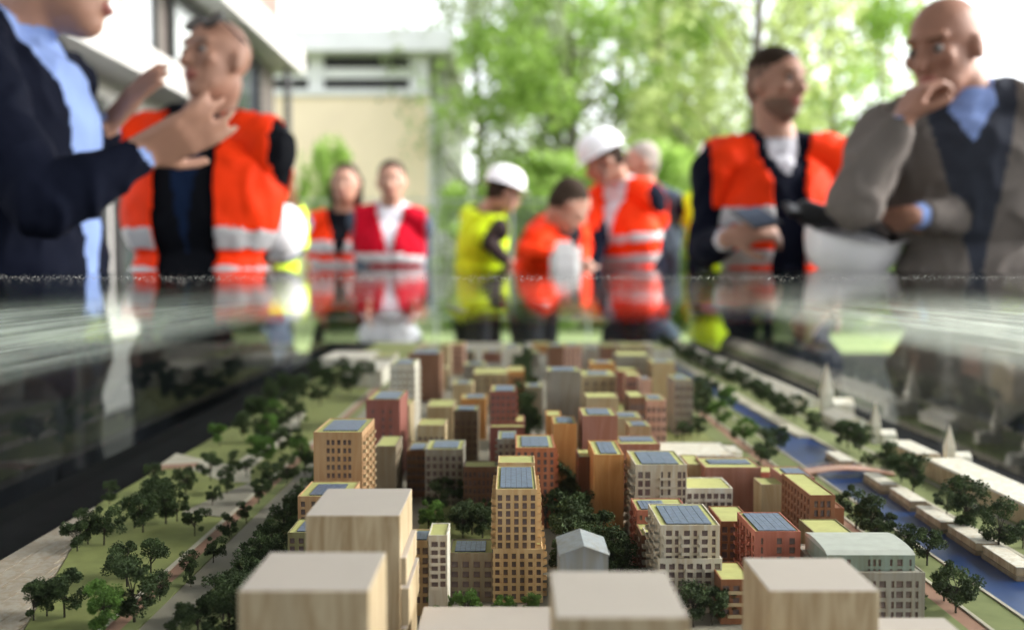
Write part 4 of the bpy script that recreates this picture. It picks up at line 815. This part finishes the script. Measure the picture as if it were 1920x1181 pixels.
    hipn, rn, fn, sn = np.array(hip), np.array(r), np.array(f), np.array(s); hn = np.array(head); Bn = np.array(Bh)
    def ov(cen, nor, tags, mats):
        u = (cen-hipn)@rn; v = (cen-hipn)@fn; w = (cen-hipn)@sn/TL; nf_ = nor@fn
        tor = (tags == 'torso')
        if shirt:      # (material, width at collar, height of the V's point, [second material, width, height])
            for i in range(0, len(shirt), 3):
                m_, wd, wp = shirt[i:i+3]; msk = tor & (v > .0) & (w > wp) & (np.abs(u) < wd*np.clip((w-wp)/(.93-wp),0,1)); mats[msk] = m_
            cm = (tags == 'neck') & (w < 1.0); mats[cm] = shirt[-3] if len(shirt) > 3 else shirt[0]
        if hair and not bald:
            p = (cen-hn)@Bn/hs; line = .060 - .9*np.clip(-(p[:,1]-.045),-.06,.09); jit = np.sin(p[:,0]*310)*np.sin(p[:,1]*270+p[:,2]*190)*.007; hm = (tags == 'head') & (p[:,2]+jit > line) & (np.abs(p[:,0]) < .2); mats[hm] = hair[0]
            fm = (tags == 'hair') & (((p[:,1] > .045) & (p[:,2] < .068)) | ((hair[1] != 'long') & (p[:,1] > -.01) & (p[:,2] < -.002))); mats[fm] = skin
            if stubble: mats[np.isin(tags, ('hair','head')) & (mats == hair[0]) & (p[:,2]+jit < .052) & (np.abs(p[:,0]) > .03)] = 'stubble'
            if stubble: mats[(tags == 'head') & (p[:,2] < -.045) & (p[:,1] > -.01)] = 'stubble'
    body = B.build('body', root, tm, ov)
    cen, nor, tags = B.cen, B.nor, B.tags; u = (cen-hipn)@rn; v = (cen-hipn)@fn; w = (cen-hipn)@sn/TL
    if vest:
        m_, gap, low, stripes = vest[:4]; smat = PMAT['silver']
        tor = (tags == 'torso'); reg = (tor | ((tags == 'sleeve') & (w > .70) & (np.abs(u) < sh+.022))) & (w > low) & (w < 1.0)
        if gap is not None:
            reg &= ~((v > 0) & (np.abs(u) < gap(w)))
        B.shell('vest', reg, .013, PMAT[m_], root)
        for (w0, w1) in stripes: B.shell('reflective_stripe', reg & (w > w0) & (w < w1) & (np.abs(u) < .25), .017, smat, root)
        if len(vest) > 4:
            for sx in (-1,1): B.shell('reflective_stripe', reg & (w > stripes[-1][1]) & (np.abs(u-sx*.105) < .024), .016, smat, root)
    for sx in (-1,1):
        b = MB(); c = H(sx*.031,.0765,.008); rr_ = .0105*hs; b.lathe([(rr_*math.sin(math.pi*i/8)+1e-5, -rr_*math.cos(math.pi*i/8)) for i in range(9)], c=tuple(c), n=12); eo = b.build('eye', PMAT['eye'], root, smooth=True)
        b = MB(); c = H(sx*.031,.0840,.008); b.lathe([(.0058*hs*math.sin(math.pi*i/6)+1e-5, -.0058*hs*math.cos(math.pi*i/6)) for i in range(7)], c=tuple(c), n=10); b.build('pupil', PMAT['strap'], eo, smooth=True)
        b = MB(); b.tube(H(sx*.016,.090,.030),.0022*hs,H(sx*.048,.078,.031),.0018*hs,6); b.build('eyebrow', PMAT['hairdk'] if not (hair and hair[0]=='hairgr') else PMAT['hairgr'], root)
    root['_h'] = 1; del root['_h']
    hp = dict(H=H, L=L, Bh=Bh, head=head, root=root, q=q)
    if helmet: helmet_on(root, H, Bh, head, hs)
    return hp
def helmet_mesh():
    b = MB(); N = 28
    prof = [(.128,.0),(.130,.012),(.128,.04),(.118,.075),(.096,.105),(.062,.124),(.025,.131),(.001,.132)]
    b.lathe(prof, n=N, sx=1, sy=1.16)
    # brim with a longer peak at the front
    k = len(b.v)
    for (e, z) in ((0,.004),(.018,-.004),(.018,-.008),(0,-.002)):
        for i in range(N):
            t = 2*math.pi*i/N; pk = max(0, math.sin(t))**2*.035*(1 if e else 0); b.v.append(((.129+e)*math.cos(t), (.129*1.16+e+pk)*math.sin(t), z-pk*.3))
    for q_ in range(3):
        for i in range(N):
            j = (i+1)%N; b.f.append((k+q_*N+i,k+q_*N+j,k+(q_+1)*N+j,k+(q_+1)*N+i)); b.m.append(0)
    for x in (-.03,0,.03): b.tube((x,-.10,.098),.008,(x,.08,.112),.008,6)
    return b.mesh('helmet', PMAT['helmet'], True)
HM = helmet_mesh()
def helmet_on(root, H, Bh, head, hs):
    M = Bh.to_4x4(); M.translation = H(0,-.008,.045); o = link('helmet', HM, root); o.matrix_basis = M @ Matrix.Diagonal((.80*hs,.80*hs,.86*hs,1))
    b = MB()
    for sx in (-1,1): b.tube(H(sx*.082,.02,.04),.004,H(sx*.05,.05,-.10),.004,6)
    b.build('chin_strap', PMAT['strap'], root)
def V3(px, py, Z): return W(px, py, Z)
# navy suited man, left, gesturing with both hands
Z1 = 1.78
P1 = person('man in navy suit and light blue shirt gesturing with both hands at the left edge', V3(58,640,1.86), V3(22,62,1.86), V3(112,-50,1.86), R(-78), R(-92),
  [(-1, V3(128,330,2.02), V3(200,240,1.98), (.75,-.1,.8), (.5,.6,-.5), .13), (1, V3(80,395,1.62), V3(262,290,1.66), (.95,0,.42), (-.2,.75,.65), .24)],
  ('navy','navy','blueshirt'), vox=.0065, hair=('hairbr','short'), shirt=('blueshirt',.085,.05), bulk=1.12, pitch=R(-4), sh=.18)
# man in orange vest with sunglasses pushed up
P2 = person('man with sunglasses on his head, open orange vest over black suit, looking up left', V3(378,690,2.55), V3(380,222,2.55), V3(404,118,2.50), R(150), R(176),
  [(-1, V3(478,440,2.72), V3(430,560,2.80), (-1,0,-.3), (0,-1,0), .3), (1, V3(280,440,2.72), V3(350,560,2.80), (1,0,-.3), (0,-1,0), .3)],
  ('black','black'), vox=.0075, vest=('orange', lambda w: .070+w*0, .30, [(.49,.565),(.34,.40)]), shirt=('black',.14,.1,'darkblue',.045,.45), hair=('hairgr','short'), bald=True, pitch=R(8), bulk=1.06, skin='skin', sh=.165, hs=.93)
H = P2['H']; b = MB()
for sx in (-1,1): b.lathe([(.001,0),(.026,.001),(.026,.006),(.001,.007)], c=(0,0,0), n=14)
b = MB()
for sx in (-1,1):
    c = H(sx*.034,.050,.092); b.tube(c, .029, c+(H(0,1,.7)-H(0,0,0)).normalized()*.006, .029, 14); b.tube(H(sx*.062,.055,.095),.003,H(sx*.082,-.03,.05),.003,5)
b.tube(H(-.01,.064,.10),.003,H(.01,.064,.10),.003,5); b.build('sunglasses', PMAT['strap'], P2['root'])
# man with the phone
P10 = person('young man with short dark hair, open orange vest over dark jacket, holding a phone', V3(1462,690,2.95), V3(1458,262,2.95), V3(1458,160,2.92), R(212), R(180),
  [(-1, V3(1590,470,3.0), V3(1560,560,2.75), (-.6,-.3,-.4), (0,.5,-1), .5), (1, V3(1320,470,2.95), V3(1362,448,2.62), (.85,-.2,.25), (0,.6,-.6), .62)],
  ('navy','navy','whiteshirt'), vox=.0085, vest=('orange', lambda w: .045+.04*np.clip((w-.8)/.2,0,1), .30, [(.63,.70),(.46,.53)]), shirt=('navy',.13,.3,'whiteshirt',.045,.82), hair=('hairdk','short'), pitch=R(-2), bulk=1.06, sh=.18, hs=.93, stubble=True)
ph = empty('phone', V3(1418,408,2.57), 'dark phone held by the young man in open orange vest', 'phone', rz=R(10)); ph.rotation_euler = (R(20), R(-10), R(10))
b = MB(); b.box(-.038,.038,-.072,.072,-.004,.004); bevel(b.build('case', PMAT['strap'], ph), .002); b = MB(); b.box(-.034,.034,-.066,.066,.0042,.0046); b.build('screen', PMAT['jeans'], ph); b = MB(); b.box(-.03,-.014,.045,.064,-.0055,-.0042); b.build('camera_bump', PMAT['redshirt'], ph)
# bald man
P11 = person('bald man in grey tweed blazer, right, thoughtful with fist at his chin', V3(1832,700,2.45), V3(1818,172,2.45), V3(1772,95,2.42), R(125), R(158),
  [(-1, V3(1925,395,2.50), V3(1712,405,2.30), (-.25,1,-.1), (0,1,.2), .45), (1, V3(1600,385,2.25), V3(1688,232,2.22), (.55,.12,.95), (.85,.3,-.4), .75)],
  ('greyblazer','greyblazer','blueshirt'), vox=.0072, hair=None, bald=True, shirt=('charcoal',.10,.30,'blueshirt',.05,.80), pitch=R(-14), bulk=1.2, skin='skin2', sh=.195, hs=1.06)
def held_helmet(lab, p, rot):
    t = empty('safety_helmet', p, lab, 'helmet'); t.rotation_euler = rot
    link('shell', HM, t); b = MB(); b.lathe([(.118,.002),(.112,.03),(.115,.034),(.121,.002)], n=20, sx=1, sy=1.14); b.build('headband', PMAT['strap'], t); return t
HM2 = HM
t = held_helmet('white helmet held upside down by the bald man', V3(1604,430,2.52), (R(168), R(-14), R(150))); t.scale = (.93,.93,.95)
b = MB(); b.tube((-.10,.0,.0),.016,(.04,.15,-.03),.022,8); b.build('strap_bundle', PMAT['strap'], t)
gl = empty('work_gloves', V3(1552,408,2.44), 'pair of black work gloves lying on the upturned helmet', 'gloves'); g2 = Body(.006)
for i, a in enumerate((-.4,-.1,.2)): g2.cap((0,0,0),.028,(-.05,.01*i,.012*i),.022,'g'); g2.cap((.10,.02,.03),.03,(0,0,0),.03,'g'); g2.cap((-.04,0,.0),.012,(-.10,.02*i-.02,.01+.012*i),.009,'g')
g2.build('gloves', gl, {'g':'strap'})
# farther people
person('woman with brown bob hair in orange vest standing before the cream wall', V3(640,640,5.7), V3(645,398,5.7), V3(648,345,5.65), R(178), R(178),
  [(-1, V3(712,480,5.75), V3(700,560,5.6), (0,-.2,-1), (-1,0,0), .3), (1, V3(592,480,5.75), V3(600,560,5.6), (0,-.2,-1), (1,0,0), .3)], ('black','orange','black'), vox=.013, vest=('orange', lambda w: .085*np.clip((w-.6)/.4,0,1), .25, [(.68,.76),(.56,.63)]), hair=('hairdk','long'), shirt=('black',.1,.6))
person('man in crimson vest over white collar with blue grey sleeves, beside the woman in orange', V3(728,640,5.4), V3(732,388,5.4), V3(734,342,5.36), R(182), R(186),
  [(-1, V3(790,490,5.5), V3(775,560,5.3), (0,-.2,-1), (-1,0,0), .3), (1, V3(680,480,5.4), V3(690,560,5.2), (0,-.2,-1), (1,0,0), .3)], ('whiteshirt','jeans','whiteshirt'), vox=.013, vest=('crimson', lambda w: .065*np.clip((w-.62)/.33,0,1), .25, [(.58,.65),(.46,.50)]), hair=('hairdk','short'), shirt=('whiteshirt',.12,.3), bulk=1.0, sh=.165)
person('person with brown hair half hidden behind the sunglasses man', V3(470,650,4.1), V3(475,385,4.1), V3(505,345,4.1), R(140), R(200),
  [(-1, V3(545,470,4.0), V3(525,480,3.9), (-1,0,0), (0,1,0), .4)], ('jeans','jeans','jeans'), vox=.013, vest=('yellow', lambda w: .05+w*0, .25, [(.5,.56)]), hair=('hairbr','long'))
held_helmet('white helmet carried under the arm beside the brown haired person', V3(528,440,3.75), (R(80), R(15), R(10))).scale = (.6,.6,.6)
person('stooping worker in yellow vest, dark sleeves and white helmet', V3(888,560,6.0), V3(912,398,5.9), V3(945,362,5.8), R(-68), R(-60),
  [(-1, V3(925,465,6.1), V3(965,500,5.9), (1,0,-.6), (0,1,0), .3), (1, V3(902,440,5.75), V3(952,492,5.7), (.8,0,-.6), (0,1,0), .3)], ('brownc','brownc'), vox=.012, vest=('yellow', lambda w: .03+w*0, -.4, [(.2,.28),(-.1,-.02)]), hair=('hairdk','short'), helmet=True, pitch=R(-16), bulk=.98)
person('worker in orange jacket bending over the table between the two helmets', V3(1003,545,4.9), V3(1045,425,4.75), V3(1068,385,4.65), R(-80), R(-110),
  [(-1, V3(1085,440,4.9), V3(1095,490,4.7), (.3,0,-1), (0,1,0), .3), (1, V3(985,470,4.6), V3(1030,478,4.5), (1,0,-.3), (0,1,0), .3)], ('orange','orange','orange'), vox=.012, hair=('hairdk','short'), pitch=R(-35), shirt=('black',.10,.2), vest=('orange', lambda w: .07+w*0, -.3, [(.0,.09)]))
person('tall worker in white helmet and orange vest looking down at the white model', V3(1186,640,5.1), V3(1163,342,5.1), V3(1132,302,5.0), R(95), R(140),
  [(-1, V3(1228,430,5.2), V3(1234,520,5.1), (0,0,-1), (-1,0,0), .4), (1, V3(1120,440,5.0), V3(1110,515,4.9), (-.3,0,-1), (1,0,0), .3)], ('navy','navy','whiteshirt'), vox=.011, vest=('orange', lambda w: .07*np.clip((w-.6)/.35,0,1), .3, [(.62,.67),(.49,.55)]), hair=('hairdk','short'), helmet=True, pitch=R(-28), shirt=('whiteshirt',.12,.45), bulk=1.08)
person('older grey haired man mostly hidden behind the tall worker', V3(1215,640,5.6), V3(1208,350,5.6), V3(1200,306,5.6), R(100), R(170),
  [(-1, V3(1262,440,5.6), V3(1262,530,5.5), (0,0,-1), (-1,0,0), .3)], ('jeans','jeans'), vox=.013, hair=('hairgr','short'))
person('worker in white helmet and yellow vest hidden behind the man with the phone', V3(1352,640,5.4), V3(1350,355,5.4), V3(1345,315,5.4), R(185), R(180),
  [(1, V3(1310,430,5.4), V3(1300,520,5.3), (0,0,-1), (1,0,0), .3)], ('yellow','navy','navy'), vox=.013, vest=('yellow', lambda w: .03+w*0, -.4, [(.2,.28)]), hair=('hairdk','short'), helmet=True)
# white massing model on its own stand between the workers
t = empty('white_massing_model', V3(1060,500,4.45), 'small white tower model standing on a table among the workers', 'scale model'); b = MB(); b.box(-.05,.05,-.05,.05,-.04,.075); bevel(b.build('tower', M_white, t), .006)
b = MB(); b.box(-.068,-.051,-.04,.05,-.04,.05); bevel(b.build('side_tower', M_white, t), .004); b = MB(); b.box(.051,.066,-.04,.04,-.04,.09); bevel(b.build('side_tower', M_white, t), .004)
b = MB(); b.box(-.045,.03,-.045,.045,.0755,.11); bevel(b.build('top_storey', M_white, t), .004)
tt = empty('side_table', (V3(1060,500,4.45).x, 4.45, 0), 'dark side table under the small white tower model', 'table'); zt_ = V3(1060,500,4.45).z-.041
b = MB(); b.box(-.35,.35,-.3,.3,zt_-.03,zt_); b.build('tabletop', M_black, tt)
for (x, y) in ((-.31,-.26),(.31,-.26),(.31,.26),(-.31,.26)): b = MB(); b.box(x-.02,x+.02,y-.02,y+.02,0,zt_-.03); b.build('leg', M_black, tt)
# unseen canopy and rear wall added to shade the table and people
mq = empty('shade_canopy', (0, 0, 0), 'unseen fabric canopy added to shade the display table and people', 'shade_canopy')
M_canvas = mat('shade_canopy_canvas', (.34,.35,.34), .9, .05, 3, trans=.2)
b = MB(); x0,x1,y0,y1,ze,zr = -2.35,2.35,-5,3.3,2.6,3.2; A=[(x0,y0,ze),(x1,y0,ze),(x1,y1,ze),(x0,y1,ze)]; ap=(0,-.9,zr)
for i in range(4): b.poly([A[i],A[(i+1)%4],ap])
b.build('canvas', M_canvas, mq); b = MB(); b.box(x0,x1,y0,y0+.02,0,ze-.01); b.build('rear_shade_wall', mat('dark_green_canvas', (.03,.04,.035), .9, .1, 3), mq)  # unseen dark wall added behind the camera to darken fronts and cut reflections
for (x, y) in ((x0,y0),(x1,y0),(x1,y1),(x0,y1)): b = MB(); b.tube((x,y,0),.03,(x,y,ze),.03,8); b.build('pole', M_white, mq)
